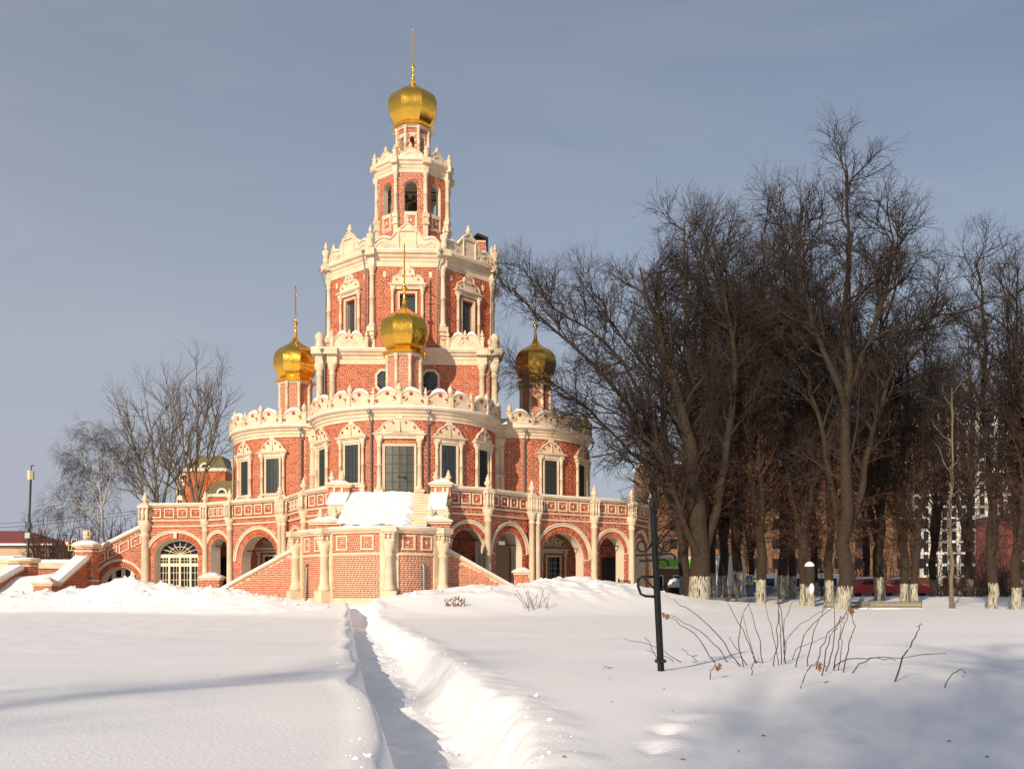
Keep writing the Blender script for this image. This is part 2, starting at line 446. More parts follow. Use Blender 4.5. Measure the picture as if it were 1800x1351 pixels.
def crest(parent, F, ua, ub, z0, h=1.0, w0=.10, th=.20, tall_left=True, snow=True):
    """one cock's-comb panel between a tall post at one end and a low post at the other"""
    s = 1 if tall_left else -1
    o, L = (ua, ub - ua) if tall_left else (ub, ub - ua)
    prof = [(.0, .62), (.10, .70), (.16, .86), (.28, .97), (.42, 1.0), (.56, .96), (.70, .86), (.82, .72), (.90, .60), (1.0, .56)]
    top = [(o + s * t * L, z0 + h * .86 * z) for t, z in prof]
    poly = [(o, z0)] + top + [(o + s * L, z0)]
    if s < 0: poly = poly[::-1]
    m = MB().prism(F, poly, w0, w0 + th)
    rim = top[1:-1]
    m.tube([F(u, w0 + th, z - .02) for u, z in rim], .055, 5)
    for t, z, r in ((.20, .42, .12), (.86, .28, .09)):
        m.tube([F(o + s * t * L + r * math.cos(a) * 1.2, w0 + th, z0 + h * z + r * math.sin(a) * 1.2) for a in np.linspace(-2.2, 2.6, 9)], .03, 4)
    p = part('crest_panel', m, 'stone', parent)
    q = MB()
    for t, z, r in ((.17, .44, .075), (.44, .66, .105), (.86, .28, .075)):
        q.prism(F, circ(o + s * t * L, z0 + h * z, r, 9), w0 + th - .02, w0 + th + .006)
    part('recesses', q, 'red', p)['kind'] = 'stuff'
    if snow:
        t2 = sorted([(u, z + .03) for u, z in top[2:-2]])
        snow_strip(p, F, t2, w0 + .01, w0 + th - .02, .15)
    return p
def post(parent, F, u, z0, h, w0=.06, big=True):
    b = .13 if big else .11
    m = MB().box(F, u - b, u + b, w0, w0 + .30, z0, z0 + h).box(F, u - b - .04, u + b + .04, w0 - .03, w0 + .34, z0 + h, z0 + h + .07)
    m.box(F, u - b + .04, u + b - .04, w0 + .30, w0 + .32, z0 + .08, z0 + h - .08)
    p = part('crest_post', m, 'stone', parent)
    q = F(u, w0 + .15, z0 + h + .07)
    if big:
        f = MB().lathe(tuple(q), [(.07, 0), (.10, .05), (.16, .16), (.17, .26), (.12, .38), (.05, .50), (.01, .56)], 7)
        part('finial', f, 'stone', p)
    else: finial(p, tuple(q), .50, 1.05, 7)

# ---- three lobes
def lobe_pts(n=73, R=LR):
    return [(-R, -5.2)] + [(R * math.cos(a), -LC + R * math.sin(a)) for a in np.linspace(math.pi, 2 * math.pi, n)] + [(R, -5.2)]
CORN = [(-.3, 11.2), (.06, 11.2), (.06, 11.36), (.12, 11.40), (.12, 11.52), (.22, 11.60), (.26, 11.70), (.38, 11.76), (.42, 11.82), (.42, 11.90), (-.3, 11.93)]
core_bricks = Bricks()
for q in (0, 1, -1):
    a = q * math.pi / 2
    Fl = Frame(rot((0, -LC), a), rot((0, -1), a), LR)
    P = [rot(p, a) for p in lobe_pts()]
    lobe = part('lobe', MB().sweep(P, [(-.5, 0), (0, 0), (0, 11.25), (-.5, 11.25)], smooth=False), 'mortar', church)
    part('cornice', MB().sweep(P, CORN), 'stone', lobe)
    part('snow_cap', MB().sweep(P, [(.30, 11.905), (.40, 11.905), (.38, 11.95), (.30, 11.99)], smooth=True), 'snow', lobe)
    if q == 0: angs = [0, 30, -30, 59, -59, 86, -86]
    elif q == 1: angs = [0, -28, -61]
    else: angs = [0, 41, 68]
    holes = []
    for i, d in enumerate(angs):
        uc = R_(d) * LR
        if abs(d) > 80: continue
        if q == 0 and d == 0:
            window(church, Fl, uc, 6.80, 9.75, .80, 7.35, 10.15, 1.10, .80, 'door', 'portal', .13)
            holes.append((uc, .86, 6.8, 9.8))
        else:
            window(church, Fl, uc, 7.75, 9.90, .46, 7.62, 10.02, .76, .70, 'shutter')
            holes.append((uc, .52, 7.5, 10.0))
    def keep(u, z, holes=holes):
        k = np.ones(len(u), bool)
        for c, hw, a_, b_ in holes: k &= ~((abs(u - c) < hw) & (z > a_) & (z < b_))
        return k
    b = Bricks()
    b.field(Fl, -LR * 1.57, LR * 1.57, 6.6, 11.2, cuts=holes)
    b.field(Fl, -LR * 1.57, LR * 1.57, .6, 5.9, course=.12, ls=.36, lh=.18, cuts=[(R_(d) * LR, .5, 1.4, 3.9) for qq, d in ((1, -59), (-1, 67)) if qq == q])
    for sx in (-1, 1):
        d0 = rot((sx * LR, -LC), a); d1 = rot((sx * LR, -5.2), a)
        Fs, Ls = seg_frame(d0, d1) if sx > 0 else seg_frame(d1, d0)
        b.field(Fs, 0, Ls, 6.6, 11.2)
    b.build(lobe)
    # cock's-comb parapet
    st = R_(15); r_ = LR
    for k in range(-6, 6):
        d0, d1 = k * st * r_, (k + 1) * st * r_
        tl = k % 2 == 0
        crest(church, Fl, d0, d1, 11.93, 1.05, .10, .20, tl)
    for k in range(-6, 7):
        post(church, Fl, k * st * r_, 11.93, .70 if k % 2 == 0 else .52, .06, k % 2 == 0)
    # conch roof under snow
    c = rot((0, -LC), a)
    part('snow_roof', MB().lathe((c[0], c[1], 0), [(5.3, 12.0), (4.4, 12.4), (3.0, 12.8), (1.5, 13.1), (.2, 13.2)], 40), 'snow', lobe)
    # downpipes
    for d in ((16.5, -16.5) if q == 0 else (-8, -80) if q == 1 else (16, 88)):
        u = R_(d) * LR
        m = MB().tube([Fl(u, .42, 11.55), Fl(u, .40, 11.35), Fl(u, .12, 10.95), Fl(u, .12, 7.0)], .06, 7)
        m.lathe(tuple(Fl(u, .42, 11.5)), [(.06, 0), (.13, .1), (.13, .2)], 8)
        part('downpipe', m, 'zinc', lobe)

# ---- core corners between the lobes, and the square tier above
S = 5.3
sq = [(-S, -S), (S, -S), (S, S), (-S, S)]
part('core_wall', MB().sweep(sq, [(-.5, 0), (0, 0), (0, 15.75), (-.5, 15.75)], True), 'mortar', church)
tier = part('square_tier_cornice', MB().sweep(sq, [(-.2, 15.72), (.05, 15.72), (.05, 16.0), (.10, 16.05), (.10, 16.18), (.24, 16.28), (.28, 16.38), (.40, 16.45), (.44, 16.62), (-.2, 16.64)], True), 'stone', church)
part('snow_cap', MB().sweep(sq, [(-2.5, 16.7), (-.2, 16.645), (.40, 16.63), (.36, 16.69), (-.2, 16.74), (-2.5, 16.9)], True, True), 'snow', tier)
for cx, cy in ((-1, -1), (1, -1)):
    x, y = cx * (S + .02), cy * (S + .02)
    column(church, x + cx * .12, y + cy * .12, .27, 6.7, 11.2, 12)
    column(church, x + cx * .50, y + cy * .02, .20, 6.7, 11.2, 10)
    part('corner_entablature', MB().box(Frame((x, y), (0, -1)), -.55, .55, -.4, .55, 11.2, 11.9).box(Frame((x, y), (0, -1)), -.72, .72, -.4, .72, 11.7, 11.95), 'stone', church)
for q in (0, 1, -1):
    a = q * math.pi / 2
    Fq = Frame(rot((0, -S), a), rot((0, -1), a))
    holes = [(-1.42, .66), (1.42, .66)]
    def keep8(u, z, holes=holes):
        k = np.ones(len(u), bool)
        for c, r in holes: k &= ~((abs(u - c) < .47) & (abs(z - 14.72) < .60))
        return k
    core_bricks.field(Fq, -S + .02, S - .02, 12.2, 15.72, keep=keep8)
    for uc, r in holes:                                  # octagonal lattice windows
        zc = 14.72
        oc = [(uc + x, zc + z) for x, z in ((-.28, -.72), (.28, -.72), (.58, -.4), (.58, .4), (.28, .72), (-.28, .72), (-.58, .4), (-.58, -.4))]
        ic = [(uc + (u - uc) * .76, zc + (z - zc) * .80) for u, z in oc]
        V = [Fq(u, .1, z) for u, z in oc] + [Fq(u, .1, z) for u, z in ic] + [Fq(u, -.02, z) for u, z in oc] + [Fq(u, .006, z) for u, z in ic]
        Fc = [(i, (i + 1) % 8, 8 + (i + 1) % 8, 8 + i) for i in range(8)] + [((i + 1) % 8, i, 16 + i, 16 + (i + 1) % 8) for i in range(8)] + [(8 + i, 8 + (i + 1) % 8, 24 + (i + 1) % 8, 24 + i) for i in range(8)]
        w8 = part('octagonal_window', MB().add(V, Fc), 'stone', church)
        part('pane', MB().prism(Fq, ic, -.01, .008), 'glass', w8)
        s = MB(); rr = .11; z = zc - .6; k = 0
        while z < zc + .5:
            u = uc - .45 + (rr if k % 2 else 0)
            while u < uc + .5:
                if abs(u - uc) + abs(z + .05 - zc) < .66:
                    s.tube([Fq(u + rr * math.cos(t), .03, z + rr * 1.1 * math.sin(t)) for t in np.linspace(0, math.pi, 6)], .016, 3)
                u += 2 * rr
            z += rr * 1.1; k += 1
        part('grille', s, 'grille', w8)
    for u in (-4.62, 4.62):
        p = Fq(u, .12, 0); column(church, p[0], p[1], .19, 11.95, 15.72, 10, ring=False)
        m = MB().box(Fq, u - .30, u + .30, .05, .34, 15.72, 16.24).box(Fq, u - .36, u + .36, .2, .60, 16.24, 16.66)
        part('entablature_block', m, 'stone', church)
        post(church, Fq, u, 16.66, .62, .10, False)
    for s_ in (-1, 1):                                   # scrolled crest beside the octagon
        lo, hi = (2.62, 4.5) if s_ > 0 else (-4.5, -2.62)
        mid = (lo + hi) / 2
        top = [(0, .42), (.06, .62), (.16, .82), (.28, .92), (.38, .86), (.44, .74), (.5, .70)]
        top = top + [(1 - x, z) for x, z in top[-2::-1]]
        tp = [(lo + x * (hi - lo), 16.66 + z * 1.0) for x, z in top]
        m = MB().prism(Fq, [(lo, 16.66)] + tp + [(hi, 16.66)], .12, .32)
        m.tube([Fq(u, .32, z - .02) for u, z in tp], .06, 5)
        for sx in (-1, 1):
            m.tube([Fq(mid + sx * (.12 + .2 * t / 6 + .16 * math.cos(t)), .33, 16.66 + .42 + .14 * math.sin(t)) for t in np.linspace(0, 6, 14)], .03, 4)
        cp = part('crest_panel', m, 'stone', church)
        snow_strip(cp, Fq, [(u, z + .03) for u, z in tp[1:6]], .13, .30, .15); snow_strip(cp, Fq, [(u, z + .03) for u, z in tp[7:-1]], .13, .30, .15)
        part('recesses', MB().prism(Fq, circ(mid - .16, 16.66 + .62, .08, 8), .3, .326).prism(Fq, circ(mid + .16, 16.66 + .62, .08, 8), .3, .326), 'red', cp)['kind'] = 'stuff'
        q2 = Fq(mid, .22, 16.66 + .72); finial(cp, tuple(q2), .46, 1.3)
        post(church, Fq, s_ * 2.5, 16.66, .58, .10, False)
    core_bricks.field(Fq, -S + .02, S - .02, 6.7, 11.2, keep=lambda u, z: abs(u) > 4.6)
    for sx in (-1, 1):
        u = sx * 5.2
        m = MB().tube([Fq(u, .58, 16.4), Fq(u, .55, 16.2), Fq(u - sx * .12, .14, 15.5), Fq(u - sx * .12, .14, 12.2)], .055, 7)
        m.lathe(tuple(Fq(u, .58, 16.35)), [(.06, 0), (.12, .1), (.12, .18)], 8)
        part('downpipe', m, 'zinc', church)
for cx, cy in ((-1, -1), (1, -1)):
    x, y = cx * (S + .10), cy * (S + .10); column(church, x, y, .21, 11.95, 15.72, 10, ring=False)
    part('entablature_block', MB().box(Frame((x, y), (0, -1)), -.24, .24, -.2, .24, 15.72, 16.24).box(Frame((x, y), (0, -1)), -.46, .46, -.2, .46, 16.24, 16.67), 'stone', church)
    p = part('scroll_ornament', MB().lathe((x, y, 16.67), [(.22, 0), (.28, .2), (.20, .45), (.30, .6), (.28, .8), (.12, .98), (.02, 1.0)], 8), 'stone', church)
core_bricks.build(church)

# ---- octagon tier
OR_ = 5.2
def octo(r, ph=0.0): return [(r / math.cos(math.pi / 8) * math.cos(a), r / math.cos(math.pi / 8) * math.sin(a)) for a in [ph + -math.pi / 2 - math.pi / 8 + k * math.pi / 4 for k in range(8)]]
def face_frames(r):
    P = octo(r); return [seg_frame(P[k], P[(k + 1) % 8]) for k in range(8)]    # face 0 looks at the front
OZ0, OZ1 = 16.55, 21.85
ocw = MB(); ob = Bricks()
for k, (Fo, L) in enumerate(face_frames(OR_)):
    c = L / 2
    if k in (0, 1, 2, 6, 7):
        hw, za, zb = .48, 17.3, 20.15
        ocw.box(Fo, 0, c - hw, -.5, 0, OZ0, OZ1); ocw.box(Fo, c + hw, L, -.5, 0, OZ0, OZ1)
        ocw.box(Fo, c - hw, c + hw, -.5, 0, OZ0, za); ocw.box(Fo, c - hw, c + hw, -.5, 0, zb, OZ1)
        window(church, Fo, c, za, zb, hw, 17.35, 20.4, .92, .68, 'scale', cr=.10, double=True)
        ob.field(Fo, .05, L - .05, OZ0, OZ1, cuts=[(c, .52, 17.1, 20.25)])
        for sx in (-1, 1):
            part('wall_tablet', MB().prism(Fo, [(c + sx * 1.42 - .10, 21.5), (c + sx * 1.42 - .10, 21.22), (c + sx * 1.42 - .05, 21.14), (c + sx * 1.42 + .05, 21.14), (c + sx * 1.42 + .10, 21.22), (c + sx * 1.42 + .10, 21.5)], 0, .06), 'stone', church)
    else: ocw.box(Fo, 0, L, -.5, 0, OZ0, OZ1)
ow = part('octagon_wall', ocw, 'mortar', church); ob.build(ow)
OCT_C = [(-.3, 21.8), (.05, 21.8), (.05, 22.1), (.10, 22.16), (.10, 22.28), (.22, 22.38), (.26, 22.5), (.40, 22.58), (.44, 22.76), (-.3, 22.78)]
oc_ = part('octagon_cornice', MB().sweep(octo(OR_), OCT_C, True), 'stone', church)
part('snow_cap', MB().sweep(octo(OR_), [(.24, 22.785), (.42, 22.77), (.40, 22.81), (.26, 22.87)], True, True), 'snow', oc_)
part('snow_roof', MB().lathe((0, 0, 0), [(5.4, 22.9), (4.2, 23.7), (2.2, 24.7), (.5, 24.9)], 8, math.pi / 8, False), 'snow', church)
def gable(parent, F, c, hw, z0, h, w0=.20, snow=True):
    """scrolled gable with shoulder lunettes, raised centre and finial"""
    H = [(1.0, 0), (1.0, .10), (.985, .22), (.93, .36), (.84, .45), (.73, .49), (.62, .46), (.52, .42), (.40, .60), (.30, .74), (.28, .80), (.18, .86), (.10, .94), (.07, 1.0)]
    tp = [(c - hw * x, z0 + h * z) for x, z in H[1:]] + [(c + hw * x, z0 + h * z) for x, z in reversed(H[1:])]
    poly = [(c - hw, z0)] + tp + [(c + hw, z0)]
    m = MB().prism(F, poly, w0 - .22, w0)
    m.tube([F(u, w0, z) for u, z in tp], .075, 5)
    for sx in (-1, 1):
        arc_band(m, F, c + sx * hw * .74, z0 + .04, h * .26, h * .31, w0, w0 + .05, 0, math.pi, 12)
        arc_band(m, F, c + sx * hw * .45, z0 + .04, h * .20, h * .24, w0, w0 + .05, 0, math.pi, 10)
        m.tube([F(c + sx * hw * .74 + .05 * t * math.cos(t * 1.7), w0 + .01, z0 + h * .15 + .05 * t * math.sin(t * 1.7)) for t in np.linspace(.3, 4.4, 16)], .028, 4)
        m.tube([F(c + sx * hw * .45 + .03 * t * math.cos(t * 1.7), w0 + .01, z0 + h * .12 + .03 * t * math.sin(t * 1.7)) for t in np.linspace(.3, 4.4, 14)], .022, 4)
        m.lathe(tuple(F(c + sx * hw * .26, w0 + .02, z0)), [(.09, 0), (.09, .06), (.05, .1), (.07, .3), (.05, h * .35), (.08, h * .4), (.05, h * .48), (.06, h * .66), (.1, h * .72)], 6)
    m.box(F, c - hw * .30, c + hw * .30, w0, w0 + .09, z0 + h * .72, z0 + h * .78)
    g = part('gable', m, 'stone', parent)
    finial(g, tuple(F(c, w0 - .1, z0 + h * .99)), h * .36, 1.35)
    if snow:
        for sx in (-1, 1):
            snow_strip(g, F, sorted([(c + sx * hw * x, z0 + h * z + .05) for x, z in H[3:9]]), w0 - .2, w0 - .02, .12)
    return g
for k in (0, 1, 2, 6, 7):
    Fo, L = face_frames(OR_)[k]
    gable(church, Fo, L / 2, L / 2 - .12, 22.78, 1.62)
for k in range(8):
    P = octo(OR_)[k]; n = np.array(P) / np.hypot(*P); x, y = np.array(P) + n * .10
    Fc_ = Frame((P[0], P[1]), (n[0], n[1]))
    if k in (0, 1, 2, 3, 6, 7):
        column(church, x, y, .155, 18.05, 21.8, 10)
        m = MB().box(Fc_, -.26, .26, -.1, .34, 17.75, 18.05).box(Fc_, -.20, .20, -.1, .26, 17.5, 17.75).box(Fc_, -.15, .15, -.1, .18, 17.3, 17.5).box(Fc_, -.18, .18, -.1, .10, 16.6, 17.3)
        part('console', m, 'stone', church)
        for sx in (-1, 1): pass
        part('entablature_block', MB().box(Fc_, -.22, .22, -.1, .26, 21.8, 22.4).box(Fc_, -.40, .40, -.1, .58, 22.4, 22.79), 'stone', church)
        p2 = np.array(P) + n * .3
        part('corner_ornament', MB().lathe((p2[0], p2[1], 22.79), [(.15, 0), (.22, .3), (.16, .55), (.28, .75), (.24, .9), (.10, 1.0)], 7).lathe((p2[0], p2[1], 23.75), [(a * 1.1, z) for a, z in FIN], 7), 'stone', church)
    if k in (0, 1, 2, 7):
        t = np.array((-n[1], n[0])); e = P + n * .62 + t * (.42 if k != 1 else -.2)
        m = MB().tube([(*(P + n * .62 - t * .35), 22.55), (*(P + n * .6 - t * .35), 22.3), (*(P + n * .22 - t * .40), 21.5), (*(P + n * .20 - t * .40), 16.9)], .055, 7)
        m.lathe((*(P + n * .62 - t * .35), 22.5), [(.06, 0), (.12, .1), (.12, .18)], 8)
        part('downpipe', m, 'zinc', church)
# roof dormer behind the right gable
cx_, cy_ = 4.35, 1.2
Fd = Frame((cx_, cy_ - .5), (0, -1))
d_ = part('dormer', MB().box(Fd, -.55, .55, -1.2, 0, 22.8, 25.6), 'mortar', church)
bb = Bricks(); bb.field(Fd, .0, .54, 23.5, 25.5); bb.build(d_)
part('dormer_cheek', MB().box(Fd, -.56, -.02, .0, .03, 22.9, 25.3), 'black', d_)
part('dormer_roof', MB().prism(Fd, [(-.75, 25.45), (0, 26.05), (.72, 25.75), (.72, 24.6), (.60, 24.6), (.60, 25.62), (0, 25.9), (-.75, 25.35)], -1.3, .18), 'black', d_)

# ---- belfry
BR = 2.25; BZ0, BZ1 = 24.2, 28.95
bw = MB(); bb = Bricks()
for k, (Fb, L) in enumerate(face_frames(BR)):
    c = L / 2
    arched_wall(bw, Fb, L, BZ0, BZ1, [(c, .42, 28.0, 26.35)], .42)
    if k in (0, 1, 2, 6, 7):
        bb.field(Fb, .1, L - .1, BZ0 + .6, BZ1, course=.095, ls=.2, lh=.1, cuts=[(c, .42, 25.3, 28.0)], keep=lambda u, z, c=c: ~((z > 27.98) & (np.hypot(u - c, z - 28.0) < .58)))
        bb.ring(Fb, c, 28.0, .43, .56, n=16)
        pn = MB()
        for a0, a1, zz0, zz1 in ((-.42, .42, 26.25, 26.36), (-.40, -.30, 25.35, 26.25), (.30, .40, 25.35, 26.25), (-.30, .30, 25.35, 25.44), (-.30, .30, 26.12, 26.25)):
            pn.box(Fb, c + a0, c + a1, 0, .07, zz0, zz1)
        pn.box(Fb, c - .08, c + .08, .0, .06, 25.72, 25.86)
        part('panel', pn, 'stone', church)
        bb.field(Fb, c - .28, c + .28, 25.45, 26.1, course=.095, ls=.2, lh=.1)
wb = part('belfry_wall', bw, 'soffit', church); bb.build(wb)
part('belfry_floor', MB().lathe((0, 0, 26.2), [(2.2, 0), (2.2, .1)], 8, math.pi / 8, False), 'black', wb)
part('belfry_ceiling', MB().lathe((0, 0, 28.7), [(2.2, 0), (2.2, .1)], 8, math.pi / 8, False), 'soffit', wb)
bell_p = [(.30, 0), (.28, .03), (.22, .12), (.17, .28), (.15, .40), (.10, .47), (.03, .50), (.03, .60)]
for x, y, s in ((-.35, -1.0, .8), (.1, -.9, 1.0), (.7, -.2, .9), (-.8, -.3, 1.0), (.0, .3, 2.2)):
    part('bell', MB().lathe((x, y, 27.95 - .5 * s), [(a * s, z * s) for a, z in bell_p], 14), 'bell', church)
part('bell_beam', MB().tube([(-2.0, -.9, 28.15), (2.0, -.9, 28.15)], .04, 5).tube([(-2, .3, 28.1), (2, .3, 28.1)], .05, 5).tube([(-.8, -2, 28.12), (-.8, 2, 28.12)], .04, 5), 'black', church)
part('belfry_cornice', MB().sweep(octo(BR), [(-.3, 28.9), (.04, 28.9), (.04, 29.15), (.10, 29.2), (.10, 29.3), (.22, 29.42), (.26, 29.55), (.36, 29.6), (.38, 29.74), (-.3, 29.76)], True), 'stone', church)
part('snow_cap', MB().sweep(octo(BR), [(.1, 29.765), (.35, 29.75), (.33, 29.79), (.12, 29.86)], True, True), 'snow', church)
part('belfry_roof', MB().lathe((0, 0, 0), [(2.3, 29.7), (1.8, 30.2), (1.05, 30.75), (.5, 30.8)], 8, math.pi / 8, False), 'soffit', church)
for k, (Fb, L) in enumerate(face_frames(BR)):
    if k in (0, 1, 2, 6, 7):
        c = L / 2
        H = [(1, 0), (.98, .25), (.86, .5), (.66, .55), (.5, .62), (.36, .82), (.14, .9)]
        tp = [(c - .78 * x, 29.76 + .75 * z) for x, z in H] + [(c + .78 * x, 29.76 + .75 * z) for x, z in reversed(H)]
        m = MB().prism(Fb, tp, .02, .18); m.tube([Fb(u, .18, z) for u, z in tp], .045, 5)
        arc_band(m, Fb, c, 29.78, .34, .42, .18, .22, 0, math.pi, 10)
        g = part('gable', m, 'stone', church); finial(g, tuple(Fb(c, .1, 30.42)), .42, 1.6)
    P = octo(BR)[k]; n = np.array(P) / np.hypot(*P); x, y = np.array(P) + n * .10
    if k in (0, 1, 2, 3, 6, 7):
        Fc_ = Frame((P[0], P[1]), (n[0], n[1]))
        column(church, x, y, .125, 26.2, 28.9, 10)
        part('console', MB().box(Fc_, -.20, .20, -.1, .28, 25.95, 26.2).box(Fc_, -.16, .16, -.1, .22, 25.65, 25.95).box(Fc_, -.2, .2, -.1, .26, 25.5, 25.65).box(Fc_, -.14, .14, -.1, .16, 24.4, 25.5), 'stone', church)
        part('entablature_block', MB().box(Fc_, -.16, .16, -.1, .22, 28.9, 29.4).box(Fc_, -.26, .26, -.1, .46, 29.4, 29.77), 'stone', church)
        p2 = np.array(P) + n * .22
        part('corner_ornament', MB().lathe((p2[0], p2[1], 29.77), [(.10, 0), (.2, .2), (.12, .32), (.2, .45), (.1, .55)], 7).lathe((p2[0], p2[1], 30.25), [(a * 1.1, z * .7) for a, z in FIN], 7), 'stone', church)

# ---- drums, gilded domes and crosses
def cross(parent, p, h, rz):
    F = Frame((p[0], p[1]), (math.cos(rz), math.sin(rz)))
    m = MB(); z = p[2]
    m.box(F, -.042, .042, -.042, .042, z, z + h)
    for zz, a in ((.86, .16), (.66, .42)): m.box(F, -a * h * .55, a * h * .55, -.022, .022, z + h * zz, z + h * zz + .05)
    V = [F(-.2 * h * .6, -.022, z + h * .43), F(.2 * h * .6, -.022, z + h * .34), F(.2 * h * .6, -.022, z + h * .365), F(-.2 * h * .6, -.022, z + h * .455)]
    V += [F(-.2 * h * .6, .022, z + h * .43), F(.2 * h * .6, .022, z + h * .34), F(.2 * h * .6, .022, z + h * .365), F(-.2 * h * .6, .022, z + h * .455)]
    m.add(V, [(0, 1, 2, 3), (7, 6, 5, 4), (0, 4, 5, 1), (1, 5, 6, 2), (2, 6, 7, 3), (3, 7, 4, 0)])
    for a in (.42, -.42): m.lathe(tuple(F(a * h * .55, 0, z + h * .66 - .02)), [(.01, 0), (.06, .045), (.01, .09)], 6)
    m.lathe((p[0], p[1], z + h), [(.01, 0), (.06, .06), (.01, .12)], 6)
    for sx in (-1, 1):                              # crescent at the foot
        m.tube([F(sx * .03 + sx * .16 * math.sin(t), 0, z + h * .10 + .16 * (1 - math.cos(t))) for t in np.linspace(0, 1.7, 6)], .02, 4)
        m.tube([F(sx * h * .2 * t, 0, z + h * (.66 + .16 * (1 - t))) for t in np.linspace(0, 1, 4)], .014, 4)
    return part('cross', m, 'gold', parent)
def drum(x, y, r, z0, z1, openings=False, cr=.10):
    b = Bricks(); w = MB(); P = octo(r)
    for k in range(8):
        F0, L = seg_frame((P[k][0] + x, P[k][1] + y), (P[(k + 1) % 8][0] + x, P[(k + 1) % 8][1] + y))
        if openings:
            arched_wall(w, F0, L, z0, z1, [(L / 2, .16, z0 + (z1 - z0) * .66, z0 + (z1 - z0) * .3)], .25)
            b.field(F0, .1, L - .1, z0, z1, course=.1, ls=.16, lh=.16, keep=lambda u, z, L=L: ~((abs(u - L / 2) < .2) & (z < z0 + (z1 - z0) * .82)))
        else:
            w.box(F0, 0, L, -.2, 0, z0, z1); b.field(F0, .08, L - .08, z0, z1, course=.085, ls=.15, lh=.15, joint=.032)
    d = part('drum', w, 'mortar', church); b.build(d)
    for k in range(8):
        n = np.array(P[k]) / np.hypot(*P[k]); p = np.array(P[k]) + n * .05
        part('column', MB().lathe((x + p[0], y + p[1], z0), col_prof(cr, z0, z1), 8), 'stone', d)
    part('drum_cornice', MB().sweep([(a + x, c + y) for a, c in P], [(-.1, z1 - .1), (.08, z1 - .1), (.1, z1 - .02), (.18, z1 + .06), (.18, z1 + .1), (-.1, z1 + .1)], True), 'stone', d)
    return d
def gilded(x, y, z, R, prof, r0, neck_h, cross_h, label, rz):
    prof = [(a, b * .86) for a, b in prof]; tt = np.linspace(0, len(prof) - 1, 40); pr = np.array(prof); q = np.stack([np.interp(tt, np.arange(len(prof)), pr[:, k]) for k in (0, 1)], 1)
    for _ in range(6): q[1:-1] = (q[:-2] + 2 * q[1:-1] + q[2:]) / 4
    m = MB().lathe((x, y, z), [(a * R, b * R) for a, b in q], 8, math.pi / 8, False)
    d = part('dome', m, 'gold', church); d['label'] = label
    o = [(x + a, y + b) for a, b in octo(r0 * .98)]
    s = MB().sweep(o, [(-.3, z - .10), (.22, z - .12), (.24, z - .06), (.10, z + .02), (-.1, z + .10), (-.3, z + .10)], True)
    for k in range(8):
        F0, L = seg_frame(o[k], o[(k + 1) % 8]); n = 7
        for i in range(n): s.prism(F0, [(L * (i + .1) / n, z - .10), (L * (i + .5) / n, z - .24), (L * (i + .9) / n, z - .10)], .19, .215)
        s.lathe((o[k][0] * 1 + (o[k][0] - x) * .24, o[k][1] + (o[k][1] - y) * .24, z - .20), [(.01, 0), (.06, .06), (.01, .12)], 6)
    part('skirt', s, 'gold', d)
    zt = z + prof[-1][1] * R
    part('neck', MB().lathe((x, y, zt - .02), [(prof[-1][0] * R, 0), (.075, neck_h * .45), (.06, neck_h * .7), (.11, neck_h * .72), (.06, neck_h * .76), (.17, neck_h * .86), (.19, neck_h * .92), (.12, neck_h), (.05, neck_h + .06), (.08, neck_h + .12), (.03, neck_h + .2)], 12), 'gold', d)
    cross(d, (x, y, zt + neck_h + .1), cross_h, rz)
ONION = [(.62, 0), (.76, .14), (.88, .34), (.965, .62), (1.0, .92), (.97, 1.2), (.88, 1.44), (.72, 1.64), (.50, 1.79), (.28, 1.92), (.16, 2.06), (.09, 2.24)]
LBL = {0: 'gilded dome in front of the tower', 1: 'gilded dome behind bare branches', -1: 'gilded dome standing clear against the sky'}
for q, A in ((0, 8.0), (1, 8.25), (-1, 7.85)):
    p = rot((0, -A), q * math.pi / 2)
    drum(p[0], p[1], .92, 12.5, 15.55)
    gilded(p[0], p[1], 15.78, 1.50, ONION, 1.02, 1.08, 2.35, LBL[q], R_(8 if q == 0 else 20 if q < 0 else 2))
drum(0, 0, 1.0, 30.2, 32.5, True, .10)
TOP = [(.60, 0), (.74, .14), (.88, .36), (.97, .64), (1.0, .92), (.96, 1.16), (.85, 1.38), (.66, 1.55), (.42, 1.68), (.24, 1.80), (.12, 1.96)]
gilded(0, 0, 32.75, 1.78, TOP, 1.10, 1.25, 2.3, 'topmost gilded dome of the tower', R_(3))
# ------------------------------------------------------------------ arcaded terrace round the lobes
GZ = 7.15                                          # coping height
GP = [(-19.9, -3.6), (-16.4, -4.1), (-12.5, -4.7), (-10.6, -6.2), (-6.7, -8.9), (-5.0, -12.6), (-3.0, -14.9)]
GPR = [(2.6, -15.4), (4.8, -14.2), (7.3, -11.2), (11.1, -9.0), (13.5, -7.5), (15.2, -4.2), (15.6, 2.0)]
gal = part('terrace_floor', MB().add([(x, y, z) for z in (5.95, 6.62) for x, y in GP[1:] + GPR + [(0, 6), (-16.4, 6)]],
           [tuple(range(14, -1, -1)), tuple(range(15, 30))] + [(i, (i + 1) % 15, 15 + (i + 1) % 15, 15 + i) for i in range(15)]), 'soffit', church)
part('snow_cap', MB().add([(x, y, z) for z in (6.63, 6.74) for x, y in [(a * .985, b * .985) for a, b in GP[1:] + GPR] + [(0, 6), (-16, 6)]],
     [tuple(range(14, -1, -1)), tuple(range(15, 30))] + [(i, (i + 1) % 15, 15 + (i + 1) % 15, 15 + i) for i in range(15)]), 'snow', gal)
